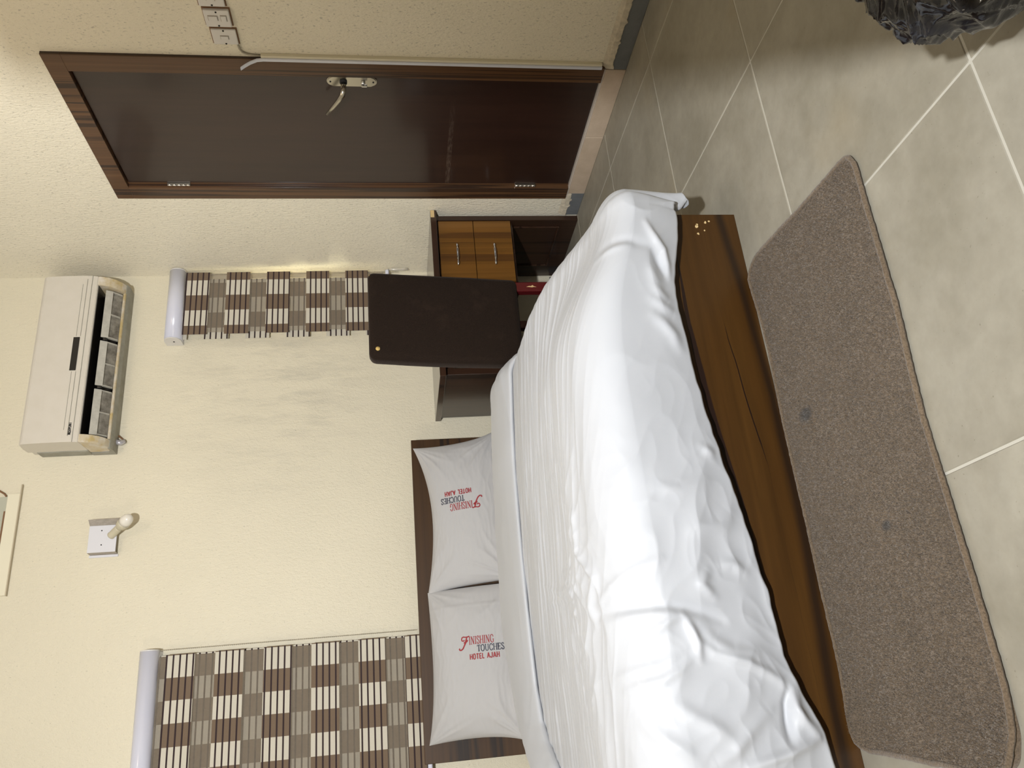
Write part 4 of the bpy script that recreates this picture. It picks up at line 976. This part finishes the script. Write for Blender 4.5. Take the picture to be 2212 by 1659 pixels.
# ------------------------------------------------------------------ rug
def make_rug():
    root = thing('rug', 'brown pile bedside rug lying along the foot of the bed', 'rug', (0.45, 1.5, 0))
    near = [(-0.172, 1.335), (-0.150, 1.287), (-0.105, 1.264), (0.0, 1.258), (0.14, 1.255), (0.43, 1.257), (0.655, 1.234), (0.80, 1.231), (0.91, 1.229), (0.985, 1.226)]
    right = [(1.012, 1.238), (1.018, 1.262), (1.030, 1.45), (1.052, 1.66), (1.052, 1.705), (1.040, 1.735), (1.022, 1.757)]
    far = [(0.99, 1.752), (0.90, 1.742), (0.80, 1.738), (0.70, 1.744), (0.60, 1.748), (0.40, 1.752), (0.2, 1.756), (0.0, 1.756), (-0.10, 1.757), (-0.125, 1.750)]
    left = [(-0.140, 1.72), (-0.148, 1.6), (-0.160, 1.45)]
    pts = np.array(near+right+far+left)
    # resample closed outline
    def smooth(P, n):
        P = np.vstack([P, P[:1]]); d = np.r_[0, np.cumsum(np.hypot(*np.diff(P, axis=0).T))]; t = np.linspace(0, d[-1], n, endpoint=False)
        return np.stack([np.interp(t, d, P[:, 0]), np.interp(t, d, P[:, 1])], -1)
    O = smooth(pts, 420)
    for _ in range(3): O = (np.roll(O, 1, 0)+2*O+np.roll(O, -1, 0))/4
    c = O.mean(0); ln = LN(12); ln2 = LN(14)
    def hgt(x, y):
        z = 0.0085 + 0.004*(ln(x*6, y*6)-0.5)
        z = z + 0.020*np.exp(-(((x+0.15)/0.07)**2+((y-1.28)/0.07)**2)) + 0.014*np.exp(-(((x+0.12)/0.10)**2+((y-1.76)/0.05)**2))
        return z
    K = 60; f = np.linspace(0, 1, K)[:, None, None]
    # rings shrink towards a spine so the long rug meshes evenly
    spine = np.stack([np.clip(O[:, 0], 0.12, 0.76), 1.5+0*O[:, 0]], -1)
    G = O[None]*(1-f)+spine[None]*f
    Z = hgt(G[..., 0], G[..., 1]) + 0.0016*(ln2(G[..., 0]*90, G[..., 1]*90)-0.5)
    Pg = np.concatenate([G, Z[..., None]], -1)
    ring0 = Pg[:1].copy(); ring0[..., 2] = 0.0008
    Pg = np.concatenate([ring0, Pg], 0)
    grid_obj('backing', np.transpose(Pg, (1, 0, 2)), M_RUG, root, closed_u=True)
    # overlocked edge
    n = len(O); m = 8; tg = np.roll(O, -1, 0)-np.roll(O, 1, 0); tg /= np.linalg.norm(tg, axis=1)[:, None]; nr = np.stack([tg[:, 1], -tg[:, 0]], -1)
    s = np.arange(n)
    rad = 0.0060*(1+0.07*np.sin(s*2.3)+0.18*(ln(s*0.37, s*0+4)-0.5)); ang = np.linspace(0, 2*PI, m+1)
    zc = hgt(O[:, 0], O[:, 1])*0.75+0.0015
    off = 0.003*(ln2(s*0.21, s*0+2)-0.5)
    E = np.stack([O[:, 0, None]+nr[:, 0, None]*(rad[:, None]*np.cos(ang)+off[:, None]), O[:, 1, None]+nr[:, 1, None]*(rad[:, None]*np.cos(ang)+off[:, None]), np.maximum(zc[:, None]+rad[:, None]*np.sin(ang), 0.0005)], -1)
    grid_obj('edge_binding', E, M_RUGE, root, closed_u=True)
    # pile
    rs = np.random.RandomState(3); NB = 150000
    p = np.stack([rs.uniform(O[:, 0].min(), O[:, 0].max(), NB), rs.uniform(O[:, 1].min(), O[:, 1].max(), NB)], -1)
    inside = np.zeros(NB, bool); x1, y1 = O[:, 0], O[:, 1]; x2, y2 = np.roll(x1, -1), np.roll(y1, -1)
    for i in range(n):
        hit = (y1[i] > p[:, 1]) != (y2[i] > p[:, 1])
        inside ^= hit & (p[:, 0] < (x2[i]-x1[i])*(p[:, 1]-y1[i])/((y2[i]-y1[i]) or 1e-9)+x1[i])
    p = p[inside]; NB = len(p)
    p3 = np.c_[p, hgt(p[:, 0], p[:, 1])-0.001]
    a = rs.rand(NB)*2*PI; L = 0.0045+0.003*rs.rand(NB); lean = rs.randn(NB, 2)*0.0028
    wv = np.c_[np.cos(a), np.sin(a), 0*a]*(0.0007+0.0004*rs.rand(NB))[:, None]
    tip = p3+np.c_[lean, L]
    V = np.stack([p3-wv, p3+wv, tip], 1).reshape(-1, 3)
    me = bpy.data.meshes.new('pile'); me.vertices.add(len(V)); me.vertices.foreach_set('co', V.astype(np.float32).ravel())
    me.loops.add(3*NB); me.loops.foreach_set('vertex_index', np.arange(3*NB, dtype=np.int32)); me.polygons.add(NB); me.polygons.foreach_set('loop_start', np.arange(0, 3*NB, 3, dtype=np.int32))
    me.update(calc_edges=True); link('pile', me, M_RUG, root)['kind'] = 'stuff'
make_rug()

# ------------------------------------------------------------------ black bag
def make_bag():
    root = thing('rubbish_bag', 'crumpled shiny black plastic bag standing on the floor tiles', 'bag', (1.028, 0.622, 0))
    bm = bmesh.new(); bmesh.ops.create_icosphere(bm, subdivisions=7, radius=1.0)
    rs = np.random.RandomState(5)
    D = np.array([v.co[:] for v in bm.verts]); D /= np.linalg.norm(D, axis=1)[:, None]
    l1, l2, l3 = LN(8), LN(9), LN(10)
    az_ = np.arctan2(D[:, 1], D[:, 0]); z0 = D[:, 2]
    # taut facets between creases: blend of random planes, then long pleats running up to the neck
    rr = np.full(len(D), 1.14)
    for _ in range(46):
        n = rs.randn(3); n /= np.linalg.norm(n); dd = D@n
        rr = np.where(dd > 0.3, np.minimum(rr, (0.97+0.10*rs.rand())/np.maximum(dd, 0.3)), rr)
    seam = np.abs(np.mod(az_+PI, 2*PI)-PI)
    px_, py_ = D[:, 0]*1.6+z0*0.5, D[:, 1]*1.6-z0*0.4
    wob = 0.9*l2(px_*2, py_*2+z0)
    pl = ridge(l1, px_*3.1+wob, py_*3.1+z0*1.2)**3; pl2 = ridge(l3, px_*7+z0*3+wob*2, py_*7)**3
    rr = rr*(1+0.075*pl+0.012*pl2-0.04)
    P = D*rr[:, None]; z = np.clip((P[:, 2]+1.05)/2.1, 0, 1)
    nar = 1-0.62*sstep(0.70, 0.92, z)
    low = 0.84+0.16*sstep(0.0, 0.22, z)
    X = 1.028+P[:, 0]*0.225*nar*low; Y = 0.622+P[:, 1]*0.222*nar*low; Z = np.maximum(z*0.33-0.012, 0.0006)
    for v, x, y, zz in zip(bm.verts, X, Y, Z): v.co = (x, y, zz)
    bm_obj('bag_body', bm, M_BAG, root, True)
    tube('tie', [(1.028+0.085*math.cos(k*PI/8), 0.622+0.085*math.sin(k*PI/8), 0.298) for k in range(17)], 0.006, M_BAG, root, 8)
make_bag()

# ------------------------------------------------------------------ tall cabinet added just out of view to block light and shade the floor
wd = thing('occluder', 'added unseen tall brown laminate cabinet standing beside the black bag', 'occluder', (0.67, 0.26, 0))
WX0, WX1, WY0, WY1, WZ = 0.580, 0.760, 0.06, 0.440, 2.05
box('carcass', WX0, WX1, WY0, WY1-0.02, 0.06, WZ, M_OCCLUDER, wd, 0.002)
box('plinth', WX0+0.01, WX1-0.01, WY0+0.01, WY1-0.03, 0.0, 0.0595, M_OCCLUDER, wd, 0.001)
d = box('door', WX0+0.002, WX1-0.002, WY1-0.0195, WY1, 0.07, WZ-0.005, M_OCCLUDER, wd, 0.002)
tube('knob', [(WX0+0.03, WY1, 1.0), (WX0+0.03, WY1+0.012, 1.0), (WX0+0.03, WY1+0.022, 1.0)], [0.005, 0.006, 0.012], M_CHROME, d, 12)
